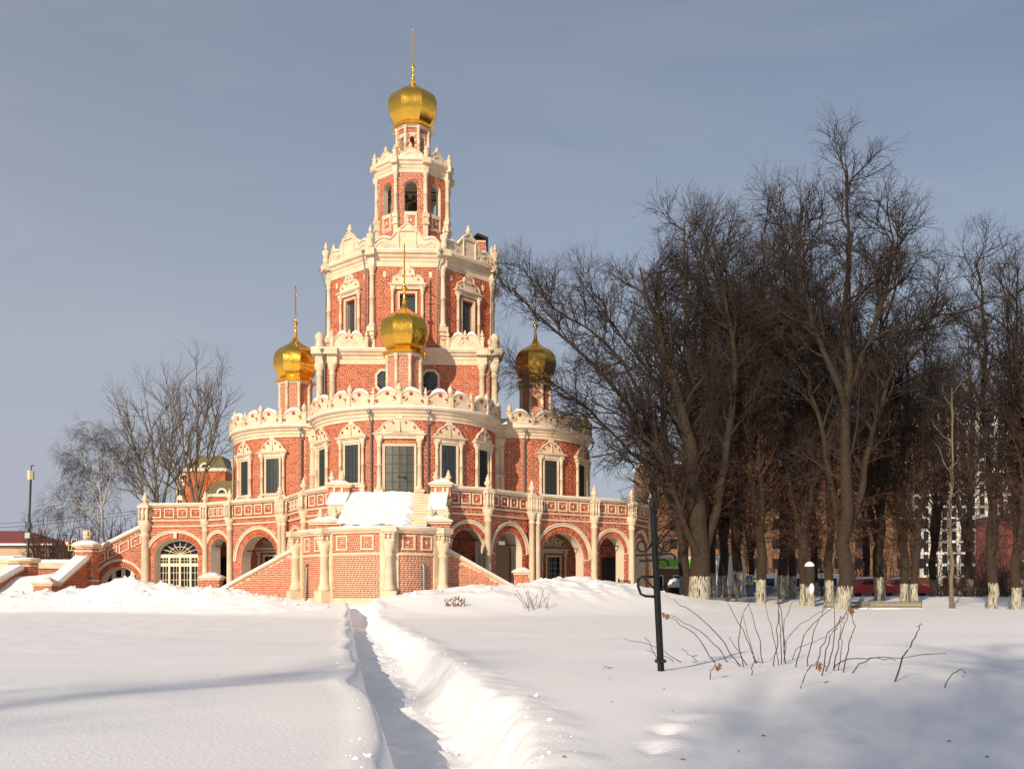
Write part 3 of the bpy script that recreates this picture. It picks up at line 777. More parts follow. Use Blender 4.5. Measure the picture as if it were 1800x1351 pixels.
def panel_square(parent, F, u, z0, z1, hw):
    m = MB(); b = .075
    m.box(F, u - hw, u - hw + b, 0, .07, z0, z1).box(F, u + hw - b, u + hw, 0, .07, z0, z1).box(F, u - hw + b, u + hw - b, 0, .07, z0, z0 + b).box(F, u - hw + b, u + hw - b, 0, .07, z1 - b, z1)
    zc = (z0 + z1) / 2; r = .085
    V = [F(u - r, .012, zc), F(u, .012, zc - r), F(u + r, .012, zc), F(u, .012, zc + r), F(u, .08, zc)]
    m.add(V, [(0, 1, 4), (1, 2, 4), (2, 3, 4), (3, 0, 4)])
    return part('panel', m, 'stone', parent)
def terrace_column(parent, x, y, nrm, r, z0, zcap, ztop, fin=True, plinth=0.0):
    """round column with an openwork block of balusters above the capital"""
    F = Frame((x, y), nrm)
    m = MB().lathe((x, y, z0 + plinth), col_prof(r, z0 + plinth, zcap, True, False), 14)
    c = part('column', m, 'stone', parent)
    m = MB(); a = r * 1.3
    m.box(F, -a, a, -a, a, zcap, zcap + .10); m.box(F, -a * .62, a * .62, -a, a * .62, zcap + .10, ztop - .08)
    for u in (-.78, 0, .78): m.lathe(tuple(F(u * a, a * .82, zcap + .10)), [(.05, 0), (.075, (ztop - zcap) * .3), (.04, (ztop - zcap) * .5), (.065, (ztop - zcap) * .75), (.05, ztop - zcap - .16)], 6)
    for w in (-.2,):
        for sx in (-1, 1): m.lathe(tuple(F(sx * a * .82, w * a, zcap + .10)), [(.05, 0), (.075, (ztop - zcap) * .3), (.04, (ztop - zcap) * .5), (.065, (ztop - zcap) * .75), (.05, ztop - zcap - .16)], 6)
    m.box(F, -a * 1.1, a * 1.1, -a * 1.2, a * 1.1, ztop - .08, ztop + .02)
    part('capital', m, 'stone', c)
    if fin: finial(c, (x, y, ztop + .2), .74, 1.2, 9); part('finial_base', MB().lathe((x, y, ztop + .02), [(a * 1.5, 0), (a * 1.5, .06), (a * .6, .24)], 4, math.atan2(nrm[1], nrm[0]) + math.pi / 4, False), 'stone', c)
    if plinth > 0: part('plinth', MB().box(F, -r * 1.75, r * 1.75, -r * 1.75, r * 1.75, z0, z0 + plinth), 'stone', c)
    return c
def bay(a, b, hw, zs, npan, off=0.0, vous=.34, band=.20, z0=.2, fill=None, th=.75, ez=1.0):
    F, L = seg_frame(a, b); uc = L / 2 + off
    w = MB(); arched_wall(w, F, L, z0, 6.95, [(uc, hw, zs, z0)], th, ez)
    wall = part('terrace_wall', w, 'soffit', church)
    br = Bricks(); ro = hw + vous + band
    def keep(u, z): return ~((z >= zs - .02) & (np.hypot((u - uc) / ro, (z - zs) / (ro - hw + hw * ez)) < 1 - .04 / ro)) & ~((z > 6.24) & (z < 6.28))
    br.field(F, .02, L - .02, z0 + .4, 6.92, course=.11, ls=.33, lh=.16, keep=keep, cuts=[(uc, hw, -1, zs)])
    amin = math.acos(min(1, (min(uc, L - uc) - .02) / ro)) if ro > min(uc, L - uc) else 0.0
    am2 = math.acos(min(1, (min(uc, L - uc) - .02) / (hw + vous))) if hw + vous > min(uc, L - uc) else 0.0
    br.ring(F, uc, zs, hw + .02, hw + vous - .02, am2, math.pi - am2, int(30 * hw) + 10, ez=ez)
    br.build(wall)
    m = MB(); arc_band(m, F, uc, zs, hw + vous, ro, .0, .10, amin, math.pi - amin, 26, hw, ez)
    arc_band(m, F, uc, zs, ro - .06, ro, .10, .15, amin, math.pi - amin, 26, hw, ez)
    n = int(16 * hw)
    for i in range(n):
        t = amin + (math.pi - 2 * amin) * (i + .5) / n; c, s = -math.cos(t), math.sin(t); rr = ro - .085
        m.box(F, uc + rr * c - .025, uc + rr * c + .025, .10, .13, zs + (rr - hw + hw * ez) * s - .025, zs + (rr - hw + hw * ez) * s + .025)
    part('archivolt', m, 'stone', wall)
    part('string_course', MB().box(F, 0, L, 0, .07, 5.70, 5.78).box(F, 0, L, 0, .10, 5.78, 5.81).box(F, 0, L, 0, .07, 6.06, 6.13).box(F, 0, L, 0, .10, 6.13, 6.16), 'stone', wall)
    pitch = (L - .5) / npan if npan else 0
    for i in range(npan): panel_square(wall, F, .25 + pitch * (i + .5), 6.27, 6.86, min(pitch * .42, .33))
    zt = zs + hw * .42; x = hw * math.cos(math.asin(.42))
    if fill is None: part('tie_rod', MB().tube([F(uc - x - .05, -.35, zt), F(uc + x + .05, -.35, zt)], .03, 5), 'black', wall)
    return F, L, uc, wall
BAYS = [(GP[1], GP[2], 1.42, 4.02, 4, .0), (GP[2], GP[3], .82, 4.15, 4, 0), (GP[3], GP[4], 1.50, 3.50, 5, 0), (GP[4], GP[5], 1.15, 3.70, 5, 0), (GP[5], GP[6], .95, 3.9, 3, 0),
        (GPR[0], GPR[1], .92, 4.05, 3, .12), (GPR[1], GPR[2], 1.18, 3.75, 4, 0), (GPR[2], GPR[3], 1.50, 3.55, 5, 0), (GPR[3], GPR[4], .95, 4.0, 3, 0), (GPR[4], GPR[5], 1.15, 3.8, 4, 0), (GPR[5], GPR[6], 1.5, 3.5, 6, 0)]
info = []
for i, (a, b, hw, zs, npan, off) in enumerate(BAYS):
    info.append(bay(a, b, hw, zs, npan, off, fill='doors' if i == 0 else None, ez=.66 if i == 0 else 1.0, vous=.36 if hw > 1 else .28))
COP = [(-.40, 6.93), (.10, 6.93), (.16, 7.0), (.22, 7.03), (.22, 7.10), (.12, 7.15), (-.40, 7.15)]
for pts in (GP[1:], GPR):
    cp = part('coping', MB().sweep(pts, COP), 'stone', church)
    sn = []
    for a, b in zip(pts[:-1], pts[1:]):
        for t in np.linspace(0, 1, 9)[:-1]: sn.append((a[0] + (b[0] - a[0]) * t, a[1] + (b[1] - a[1]) * t))
    sn.append(pts[-1])
    part('snow_cap', MB().sweep(sn, [(-.38, 7.155), (.10, 7.155), (.07, 7.19), (-.15, 7.22), (-.38, 7.19)], False, True), 'snow', cp)
for i, (x, y) in enumerate(GP[1:-1] + GPR[1:-1]):
    allp = GP if i < 5 else GPR; j = allp.index((x, y))
    p0, p1 = np.array(allp[j - 1]), np.array(allp[j + 1]); d = p1 - p0; n = np.array((d[1], -d[0])) / np.hypot(*d)
    r = .26 if i == 0 else .19
    pos = np.array((x, y)) + n * .12
    if (x, y) in (GP[4], GPR[2]):                  # paired columns in the re-entrant corners
        t = np.array((-n[1], n[0]))
        for s in (-.22, .22):
            q = pos + t * s + n * .25; terrace_column(church, q[0], q[1], n, .165, .2, 6.05, 6.95, s < 0, .45)
    else: terrace_column(church, pos[0], pos[1], n, r, .2, 6.05 if i else 6.0, 6.95, True, .45)

# glazed doors with fanlight in the left arch
F, L, uc, wall = info[0]
hw, zs, ez = 1.42, 4.02, .66
def EL(r, t): return (uc - r * math.cos(t), zs + r * ez * math.sin(t))
dj = MB()
for u in (-1.42, -.76, -.06, .64, 1.30): dj.box(F, uc + u, uc + u + .12, -.60, -.50, .5, zs)
for z, hh in ((.5, .9), (3.26, .20), (3.80, .22)): dj.box(F, uc - 1.42, uc + 1.42, -.59, -.51, z, z + hh)
arc_band(dj, F, uc, zs, 1.30, 1.42, -.60, -.50, 0, math.pi, 24, 1.42, ez)
dj.tube([F(*(EL(.72, t)[:1]), -.55, EL(.72, t)[1]) for t in np.linspace(0, math.pi, 16)], .022, 4)
for t in np.linspace(0, math.pi, 9)[1:-1]: dj.tube([F(uc, -.55, zs), F(EL(1.36, t)[0], -.55, EL(1.36, t)[1])], .026, 4)
for k in range(4):
    u0 = uc - 1.30 + k * .70
    for i in (1, 2): dj.box(F, u0 + .56 * i / 3 - .013, u0 + .56 * i / 3 + .013, -.57, -.53, 1.4, 3.8)
    for z in (1.95, 2.4, 2.85, 3.62): dj.box(F, u0, u0 + .58, -.568, -.532, z, z + .026)
glz = part('glazed_door', dj, 'cream_wood', church)
g = MB().box(F, uc - 1.4, uc + 1.4, -.64, -.61, .5, zs)
g.prism(F, [EL(1.40, t) for t in np.linspace(0, math.pi, 19)], -.64, -.61)
part('pane', g, 'glass', glz)
part('keystone', MB().box(F, uc - .10, uc + .10, .02, .16, zs + hw * ez + .03, zs + hw * ez + .40), 'stone', wall)

# sloped flight wall left of the terrace, with a low glazed arch
a, b = GP[0], GP[1]; F, L = seg_frame(a, b)
def slope(u): return 4.05 + (5.70 - 4.05) * u / L
w = MB(); hw, zs, uc = 1.28, 1.95, L - 1.72
arch = [(uc - hw * math.cos(t), zs + hw * math.sin(t)) for t in np.linspace(0, math.pi, 17)]
w.prism(F, [(0, .2), (uc - hw, .2)] + arch + [(uc + hw, .2), (L, .2), (L, slope(L)), (0, slope(0))], -.8, 0)
fw_ = part('flight_wall', w, 'soffit', church)
br = Bricks()
br.field(F, .02, L - .02, .6, 5.7, course=.11, ls=.33, lh=.16, keep=lambda u, z: (z < slope(u) - .05) & ~((abs(u - uc) < hw) & (z < zs)) & ~((z >= zs) & (np.hypot(u - uc, z - zs) < hw + .46)))
br.ring(F, uc, zs, hw + .02, hw + .32, n=40); br.build(fw_)
m = MB(); arc_band(m, F, uc, zs, hw + .34, hw + .5, 0, .1); part('archivolt', m, 'stone', fw_)
part('coping', MB().add([F(u, w_, slope(u) + dz) for u in (0, L) for w_, dz in ((-.6, 0), (.1, 0), (.2, .08), (.2, .2), (-.6, .22))],
     [(0, 1, 2, 3, 4), (9, 8, 7, 6, 5)] + [(i, 5 + i, 5 + (i + 1) % 5, (i + 1) % 5) for i in range(5)]), 'stone', fw_)
part('snow_cap', MB().add([F(u, w_, slope(u) + dz) for u in (0, L) for w_, dz in ((-.6, .225), (.14, .205), (.08, .32), (-.5, .34))],
     [(0, 1, 2, 3), (7, 6, 5, 4)] + [(i, 4 + i, 4 + (i + 1) % 4, (i + 1) % 4) for i in range(4)]), 'snow', fw_)
for i in range(4):
    uu = .55 + i * .78; s = (5.70 - 4.05) / L; hz = .33; hh = .30
    m = MB(); zc = slope(uu) - .55
    def Q(du, dz): return (uu + du, zc + dz + s * du)
    for (u0, u1, d0, d1) in ((-hz, -hz + .07, -hh, hh), (hz - .07, hz, -hh, hh), (-hz + .07, hz - .07, -hh, -hh + .07), (-hz + .07, hz - .07, hh - .07, hh)):
        m.prism(F, [Q(u0, d0), Q(u1, d0), Q(u1, d1), Q(u0, d1)], 0, .07)
    V = [F(uu - .09, .012, zc), F(uu, .012, zc - .09), F(uu + .09, .012, zc), F(uu, .012, zc + .09), F(uu, .08, zc)]
    m.add(V, [(0, 1, 4), (1, 2, 4), (2, 3, 4), (3, 0, 4)])
    part('panel', m, 'stone', fw_)
m = MB(); arc_band(m, F, uc, zs, hw - .14, hw, -.5, -.4)
for u in (-.75, -.12, .5): m.box(F, uc + u, uc + u + .24, -.5, -.4, .5, zs + math.sqrt(max(.1, (hw - .08) ** 2 - (abs(u + .12)) ** 2)) - .05)
for z in (1.5, 1.85, 2.2, 2.55): m.box(F, uc - hw * .9, uc + hw * .9, -.48, -.43, z, z + .03)
gw = part('glazed_door', m, 'cream_wood', church)
part('pane', MB().prism(F, [(uc - hw, .5)] + [(uc - (hw - .02) * math.cos(t), zs + (hw - .02) * math.sin(t)) for t in np.linspace(0, math.pi, 15)] + [(uc + hw, .5)], -.56, -.53), 'glass', gw)

# portals and iron doors seen inside the arcade
for q, d in ((1, -59), (-1, 67)):
    a = q * math.pi / 2; Fl = Frame(rot((0, -LC), a), rot((0, -1), a), LR)
    window(church, Fl, R_(d) * LR, 1.4, 3.85, .48, 1.3, 4.1, .88, .62, 'bars', cr=.10)
for i, (zt, lab) in ((6, (3.75, 'r')), (1, (3.75, 'l'))):
    F, L, uc, wall = info[i]; hw = BAYS[i][2]
    m = MB().box(F, uc - hw, uc + hw * .35, -1.6, -1.54, .4, zt).box(F, uc - hw * .2, uc - hw * .15, -1.54, -1.46, 1.8, 2.4)
    part('iron_door', m, 'iron', church)
F, L, uc, wall = info[6]
part('wall_lamp', MB().box(F, uc - .6, uc - .1, -.3, -.2, 4.22, 4.42), 'snow', church)

# inner walls that close the arcade
for a, b, sgn in (((10.9, -2.9), (15.4, -1.2), 1), ((-16.2, -1.4), (-10.9, -2.9), -1)):
    F, L = seg_frame(a, b); w = part('inner_wall', MB().box(F, 0, L, -.4, 0, 0, 5.95), 'mortar', church); b_ = Bricks(); b_.field(F, 0, L, .6, 5.9, course=.12, ls=.36, lh=.18); b_.build(w)
    part('iron_door', MB().box(F, L * .35 if sgn > 0 else L - 1.9, L * .35 + 1.3 if sgn > 0 else L - .6, .02, .08, .4, 3.9), 'iron', church)
# ------------------------------------------------------------------ front staircase: bowed landing, upper flight under snow, two side flights
st = thing('entrance_staircase', 'grand brick staircase with bowed front landing and snow covered flight leading to the church door', 'staircase', (0, 0, 0))
LA = [(-11.45, 51.6), (-10.1, 49.4), (-8.75, 47.75), (-7.9, 46.95), (-5.85, 46.25), (-4.3, 46.95), (-3.1, 48.45)]
def catmull(P, n=6):
    P = [np.array(p, float) for p in P]; P = [2 * P[0] - P[1]] + P + [2 * P[-1] - P[-2]]; out = []
    for i in range(1, len(P) - 2):
        for t in np.linspace(0, 1, n, endpoint=False):
            a, b, c, d = P[i - 1:i + 3]
            out.append(tuple(.5 * ((2 * b) + (c - a) * t + (2 * a - 5 * b + 4 * c - d) * t * t + (3 * b - a - 3 * c + d) * t ** 3)))
    out.append(tuple(P[-2])); return out
class PathFrame:
    """wall frame along a smooth plan curve, u = arc length"""
    def __init__(s, pts):
        s.P = np.array(pts); d = np.diff(s.P, axis=0); s.s = np.concatenate(([0], np.cumsum(np.hypot(d[:, 0], d[:, 1])))); s.L = s.s[-1]
        t = np.gradient(s.P, s.s, axis=0); t /= np.hypot(t[:, 0], t[:, 1])[:, None]; s.T = t
    def __call__(s, u, w, z):
        u, w, z = np.broadcast_arrays(np.asarray(u, float), np.asarray(w, float), np.asarray(z, float))
        x = np.interp(u, s.s, s.P[:, 0]); y = np.interp(u, s.s, s.P[:, 1])
        tx = np.interp(u, s.s, s.T[:, 0]); ty = np.interp(u, s.s, s.T[:, 1])
        return np.stack((x + ty * w, y - tx * w, z), -1)
    def normal(s, u):
        return (float(np.interp(u, s.s, s.T[:, 1])), -float(np.interp(u, s.s, s.T[:, 0])))
    def at_px(s, x):
        """arc length where the curve passes a photograph column"""
        q = CX + FPX * s.P[:, 0] / s.P[:, 1]; return float(np.interp(x, q, s.s))
lp = catmull(LA, 7); FL = PathFrame(lp)
land = part('landing_wall', MB().sweep(lp, [(-.6, -.2), (0, -.2), (0, 4.46), (-.6, 4.46)]), 'mortar', st)
part('base_moulding', MB().sweep(lp, [(-.2, -.3), (.22, -.3), (.22, .72), (.18, .80), (.18, 1.05), (.12, 1.12), (.12, 1.22), (.02, 1.34), (-.2, 1.34)]), 'stone', land)
part('string_course', MB().sweep(lp, [(-.1, 3.36), (.05, 3.36), (.09, 3.40), (.09, 3.46), (-.1, 3.5)]), 'stone', land)
part('coping', MB().sweep(lp, [(-.65, 4.40), (.06, 4.40), (.10, 4.48), (.18, 4.52), (.22, 4.60), (.22, 4.66), (-.65, 4.68)]), 'stone', land)
part('snow_cap', MB().sweep(lp, [(-.65, 4.685), (.20, 4.665), (.17, 4.73), (-.1, 4.76), (-.65, 4.80)], False, True), 'snow', land)
ins = [tuple(FL(u, -.5, 0)[:2]) for u in np.linspace(.2, FL.L - .2, 30)] + [(-3.4, 51.5), (-9.2, 52.5)]
part('landing_floor', MB().add([(x, y, z) for z in (4.2, 4.70) for x, y in ins], [tuple(range(31, -1, -1)), tuple(range(32, 64))] + [(i, (i + 1) % 32, 32 + (i + 1) % 32, 32 + i) for i in range(32)]), 'snow', land)
cols = [FL.at_px(x) for x in (528, 578, 684, 771)]
br = Bricks(); hw_p = .42
for i, (ua, ub) in enumerate(zip(cols[:-1], cols[1:])):
    a, b = ua + hw_p, ub - hw_p + .06
    br.field(FL, a, b, 1.36, 3.34, course=.094, ls=.185, lh=.185, joint=.036)
    br.field(FL, a, b, 3.50, 4.40, course=.10, ls=.30, lh=.12, joint=.03)
    n = 2; pt = (b - a) / n
    for k in range(n): panel_square(land, FL, a + pt * (k + .5), 3.62, 4.32, min(.34, pt * .42))
br.build(land, lo=.35)
for i, u in enumerate(cols):
    n = FL.normal(u); part('pilaster', MB().box(FL, u - hw_p, u + hw_p, 0, .08, 1.2, 4.42, 2), 'stone', land)
    p = FL(u, .26, 0); terrace_column(st, p[0], p[1], n, .20, .95, 4.0, 4.42, False, .75)
    Fp = Frame((p[0], p[1]), n)
    part('pedestal', MB().box(Fp, -.42, .42, -.3, .40, -.3, .95).box(Fp, -.46, .46, -.3, .44, -.3, .60), 'stone', st)
    part('coping_block', MB().box(Fp, -.36, .36, -.3, .36, 4.43, 4.69), 'stone', st)
for xx, s in ((542, 1), (742, 1)):                    # drain pipes
    u = FL.at_px(xx)
    part('drain_pipe', MB().tube([FL(u, .02, 3.0), FL(u, .10, 2.98), FL(u, .12, 2.8), FL(u, .12, 1.1), FL(u, .16, .9), FL(u - .35 * s, .35, .62)], .07, 8), 'zinc', land)
# upper flight
XL, XR, Y0, Y1, ZL, ZT = -8.35, -4.15, 47.4, 51.75, 4.55, 6.72
part('flight_body', MB().add([(x, y, z) for x in (-9.3, -3.3) for y, z in ((49.4, 0), (49.4, 5.2), (49.6, 5.3), (Y1, 6.55), (52.3, 6.55), (52.3, 0))],
     [(0, 1, 2, 3, 4, 5), (11, 10, 9, 8, 7, 6)] + [(i, 6 + i, 6 + (i + 1) % 6, (i + 1) % 6) for i in range(6)]), 'soffit', st)
nst = 13
for k in range(nst):
    y = Y0 + .25 + (Y1 - Y0 - .2) * k / nst; z = ZL + (ZT - ZL) * (k + 1) / nst
    part('step', MB().box(WORLD, -5.6, XR + .02, -(y + .5), -y, z - .20, z - .04).box(WORLD, -5.6, XR + .02, -(y + .5), -(y - .035), z - .04, z), 'stone', st)
# snow ramp filling the flight
nx, ny = 44, 48; X = np.linspace(XL - .02, XR, nx); Y = np.linspace(47.5, 52.6, ny); V = []
pn = np.random.default_rng(3).normal(0, 1, (ny, nx))
for _ in range(3): pn = (pn + np.roll(pn, 1, 0) + np.roll(pn, -1, 0) + np.roll(pn, 1, 1) + np.roll(pn, -1, 1)) / 5
for j, y in enumerate(Y):
    t = np.clip((y - 47.15) / (Y1 - 47.15), 0, 1); zr = 4.68 + (6.86 - 4.68) * t
    for i, x in enumerate(X):
        edge = -4.86 + .05 * math.sin(y * 5.1) + .04 * math.sin(y * 13)
        f = 1 / (1 + math.exp((x - edge) * 9))
        V.append((x, y, zr * 1 - .42 * (1 - f) * min(1, t * 6) + .10 * pn[j, i] * (1.1 if x > -6.6 else .5) + .10 * math.exp(-((x - XL) / .5) ** 2)))
part('snow_cover', MB().add(V, [(j * nx + i, j * nx + i + 1, (j + 1) * nx + i + 1, (j + 1) * nx + i) for j in range(ny - 1) for i in range(nx - 1)], True), 'snow', st)
def pier(parent, x0, x1, y, dep, z0, zb, zc, caps, fh, brick_to=None):
    """brick pier with moulded cap, snow and a finial on each front corner"""
    F = Frame(((x0 + x1) / 2, y), (0, -1)); h = (x1 - x0) / 2
    p = part('pier', MB().box(F, -h, h, -dep, 0, z0, zb), 'mortar', parent)
    m = MB().box(F, -h - .06, h + .06, -dep - .06, .06, zb, zb + .10).box(F, -h - .14, h + .14, -dep - .14, .14, zb + .10, zb + .20)
    m.add([F(u, w, z) for u, w, z in ((-h - .1, .1, zb + .2), (h + .1, .1, zb + .2), (h + .1, -dep - .1, zb + .2), (-h - .1, -dep - .1, zb + .2), (-h * .4, -dep * .4, zc), (h * .4, -dep * .4, zc), (h * .4, -dep * .6, zc), (-h * .4, -dep * .6, zc))],
          [(0, 1, 5, 4), (1, 2, 6, 5), (2, 3, 7, 6), (3, 0, 4, 7), (4, 5, 6, 7)])
    part('cap', m, 'stone', p)
    sn = MB().add([F(u, w, z) for u, w, z in ((-h - .1, .09, zb + .205), (h + .1, .09, zb + .205), (h + .1, -dep - .1, zb + .205), (-h - .1, -dep - .1, zb + .205), (-h * .8, 0, zb + .27), (h * .8, 0, zb + .27), (h * .8, -dep * .9, zb + .30), (-h * .8, -dep * .9, zb + .30), (-h * .4, -dep * .4, zc + .04), (h * .4, -dep * .4, zc + .04), (h * .4, -dep * .6, zc + .04), (-h * .4, -dep * .6, zc + .04))],
                  [(0, 1, 5, 4), (1, 2, 6, 5), (2, 3, 7, 6), (3, 0, 4, 7), (4, 5, 9, 8), (5, 6, 10, 9), (6, 7, 11, 10), (7, 4, 8, 11), (8, 9, 10, 11)], True)
    part('snow_cap', sn, 'snow', p)
    b = Bricks(); b.field(F, -h, h, max(z0, zb - 1.9), zb, course=.10)
    Fs = Frame((x0, y + dep / 2), (-1, 0)); b.field(Fs, -dep / 2, dep / 2, max(z0, zb - 1.9), zb, course=.10)
    Fs = Frame((x1, y + dep / 2), (1, 0)); b.field(Fs, -dep / 2, dep / 2, max(z0, zb - 1.9), zb, course=.10)
    b.build(p, lo=.3)
    for u in caps: q = F(u * h, -.22, zb + .2); part('finial', MB().lathe(tuple(q), [(.20, 0), (.20, .05), (.10, .10)] + [(a * 1.35, .08 + z * fh / .56) for a, z in FIN], 8), 'stone', p)
    return p
pu = pier(st, -4.15, -3.15, 51.1, .8, 4.5, 7.05, 7.5, (-.55, .75), .60)
for u in (-.28, .12, .34): part('baluster', MB().box(Frame((-3.65, 51.1), (0, -1)), u - .06, u + .06, .0, .08, 6.5, 7.0), 'stone', pu)
part('string_course', MB().box(Frame((-3.65, 51.1), (0, -1)), -.54, .54, 0, .1, 6.25, 6.42).box(Frame((-3.65, 51.1), (0, -1)), -.5, .5, 0, .06, 6.1, 6.25), 'stone', pu)
pu = pier(st, -9.45, -8.35, 51.1, .8, 4.5, 7.02, 7.4, (-.7, .25), .60)
for u in (-.22, .18): part('baluster', MB().box(Frame((-8.9, 51.1), (0, -1)), u - .06, u + .06, .0, .08, 6.5, 7.0), 'stone', pu)
part('string_course', MB().box(Frame((-8.9, 51.1), (0, -1)), -.58, .58, 0, .1, 6.25, 6.42).box(Frame((-8.9, 51.1), (0, -1)), -.54, .54, 0, .06, 6.1, 6.25), 'stone', pu)
pier(st, -4.5, -3.05, 48.75, .7, 3.6, 4.98, 5.4, (-.3, .8), .62); pier(st, -10.0, -8.5, 49.3, .7, 3.6, 4.98, 5.4, (-.35, .6), .62)
for x0, x1, ys, zl in ((-4.12, -3.35, 49.42, 5.72), (-9.25, -8.40, 49.95, 6.02)):          # raked side walls between the piers
    m = MB().add([(x, y, z) for x in (x0, x1) for y, z in ((ys, 3.6), (ys, zl), (51.2, 6.72), (51.2, 3.6))], [(0, 1, 2, 3), (7, 6, 5, 4)] + [(i, 4 + i, 4 + (i + 1) % 4, (i + 1) % 4) for i in range(4)])
    rk = part('raked_wall', m, 'stone', st)
    m = MB().add([(x, y, z) for x in (x0 - .06, x1 + .06) for y, z in ((ys - .05, zl + .01), (ys - .05, zl + .13), (51.25, 6.86), (51.25, 6.73))], [(0, 1, 2, 3), (7, 6, 5, 4)] + [(i, 4 + i, 4 + (i + 1) % 4, (i + 1) % 4) for i in range(4)])
    part('snow_cap', m, 'snow', rk)

# side flights: raked brick walls facing the lawn; the nearer courses are laid brick by brick
cnt = 0
BR_ME = MB().add([(x, y, z) for x in (-.5, .5) for y in (0, -1) for z in (-.5, .5)], [(0, 1, 3, 2), (2, 3, 7, 6), (6, 7, 5, 4), (4, 5, 1, 0), (1, 5, 7, 3), (0, 2, 6, 4)]).mesh('brick')
brick_mats = []
for k, t in enumerate((.25, .45, .6, .75, .95)):
    c0, c1 = np.array((.33, .048, .021)), np.array((.68, .150, .052)); c = c0 + (c1 - c0) * t
    mm = mat('single_brick', tuple(c), .85, noise=(40, .12)); me = BR_ME.copy(); me.name = 'brick'; me.materials.append(mm); brick_mats.append(me)
def flight(a, b, za, zb, side):
    global cnt
    F, L = seg_frame(a, b); s = (zb - za) / L
    zt = lambda u: za + s * u
    w = MB().prism(F, [(0, -.3), (L, -.3), (L, zt(L)), (0, zt(0))], -.5, 0)
    wl = part('flight_wall', w, 'mortar', st)
    A = brick_cells(.03, L - .03, .95, max(za, zb), course=.096, joint=.034, ls=.34, lh=.17)
    A = A[np.minimum(zt(A[:, 0]), zt(A[:, 1])) > A[:, 3] + .0]
    A = A[np.argsort(-(A[:, 1] - A[:, 0]) - .01 * A[:, 2])] if side > 0 else A
    lim = 300 if side > 0 else 0
    # the largest stretchers become single bricks, the others one mass
    ang = math.atan2(F.t[1], F.t[0])
    for c in A[:lim]:
        p = F((c[0] + c[1]) / 2, -.01, (c[2] + c[3]) / 2)
        o = bpy.data.objects.new('brick', brick_mats[int(rng.integers(5))]); COL.objects.link(o); o.parent = wl
        o.location = tuple(p); o.rotation_euler = (0, 0, ang); o.scale = (c[1] - c[0], .025 + rng.uniform(-.003, .004), c[3] - c[2])
    rest = A[lim:]
    if len(rest):
        b_ = Bricks(); b_.V.append(brick_verts(F, rest)); b_.build(wl, lo=.35)
    part('base_course', MB().box(F, -.1, L + .1, 0, .14, -.3, .9), 'stone', wl)
    part('coping', MB().add([F(u, w_, zt(u) + dz) for u in (-.05, L + .05) for w_, dz in ((-.7, -.02), (.06, -.02), (.14, .05), (.14, .16), (-.7, .18))],
         [(0, 1, 2, 3, 4), (9, 8, 7, 6, 5)] + [(i, 5 + i, 5 + (i + 1) % 5, (i + 1) % 5) for i in range(5)]), 'stone', wl)
    part('snow_cap', MB().add([F(u, w_, zt(u) + dz) for u in (-.03, L + .03) for w_, dz in ((-.7, .185), (.11, .165), (.05, .24), (-.6, .28))],
         [(0, 1, 2, 3), (7, 6, 5, 4)] + [(i, 4 + i, 4 + (i + 1) % 4, (i + 1) % 4) for i in range(4)], False), 'snow', wl)
    part('flight_body', MB().prism(F, [(0, -.3), (L, -.3), (L, zt(L) - .45), (0, zt(0) - .45)], -2.2, -.5), 'soffit', wl)
    part('snow_cover', MB().prism(F, [(0, zt(0) - .45), (L, zt(L) - .45), (L, zt(L) - .05), (0, zt(0) - .05)], -2.2, -.51), 'snow', wl)
flight((-3.35, 48.55), (.15, 49.7), 3.68, 1.72, 1)
flight((-15.5, 53.0), (-11.25, 51.35), 1.65, 3.72, -1)
pier(st, .12, .86, 49.75, .7, -.3, 2.52, 2.86, (), .5); pier(st, -16.55, -15.62, 53.0, .8, -.3, 2.28, 2.66, (), .5)

# ------------------------------------------------------------------ far left: staircase with big pier and snow filled flight
sd = thing('side_staircase', 'snow buried side staircase at the far left with brick piers and raked walls', 'staircase', (0, 0, 0))
def oct_pier(parent, x, y, r, z0, zb, zr, knob=True):
    o = [(x + a, y + b) for a, b in octo(r, math.pi / 8)]
    w = part('pier', MB().sweep(o, [(-r * .9, z0), (0, z0), (0, zb), (-r * .9, zb)], True), 'mortar', parent)
    b = Bricks()
    for k in range(8):
        F, L = seg_frame(o[k], o[(k + 1) % 8]); b.field(F, 0, L, z0 + .6, zb, course=.105, ls=.28, lh=.14)
    b.build(w)
    part('cap', MB().sweep(o, [(-r * .9, zb), (.02, zb), (.05, zb + .06), (.18, zb + .12), (.2, zb + .22), (-r * .5, zr), (-r * .9, zr)], True), 'stone', w)
    part('string_course', MB().sweep(o, [(-.05, zb - .22), (.05, zb - .22), (.05, zb - .12), (-.05, zb - .12)], True).sweep(o, [(-.05, zb - 2.0), (.05, zb - 2.0), (.05, zb - 1.9), (-.05, zb - 1.9)], True), 'stone', w)
    part('snow_cap', MB().sweep(o, [(-r * .55, zr + .01), (.17, zb + .225), (.12, zb + .32), (-r * .5, zr + .10)], True, True), 'snow', w)
    if knob:
        m = MB().lathe((x, y, zr), [(.26, 0), (.22, .25), (.30, .30), (.26, .36)], 8)
        for k in range(5): m.lathe((x + .15 * math.cos(k * 1.257), y + .15 * math.sin(k * 1.257), zr + .32), [(.06, 0), (.11, .15), (.10, .3), (.03, .42)], 6)
        part('knob', m, 'stone', w)
    return w
bp = px(153, 61.0); oct_pier(sd, bp[0], bp[1], .66, 0, 4.30, 4.72)
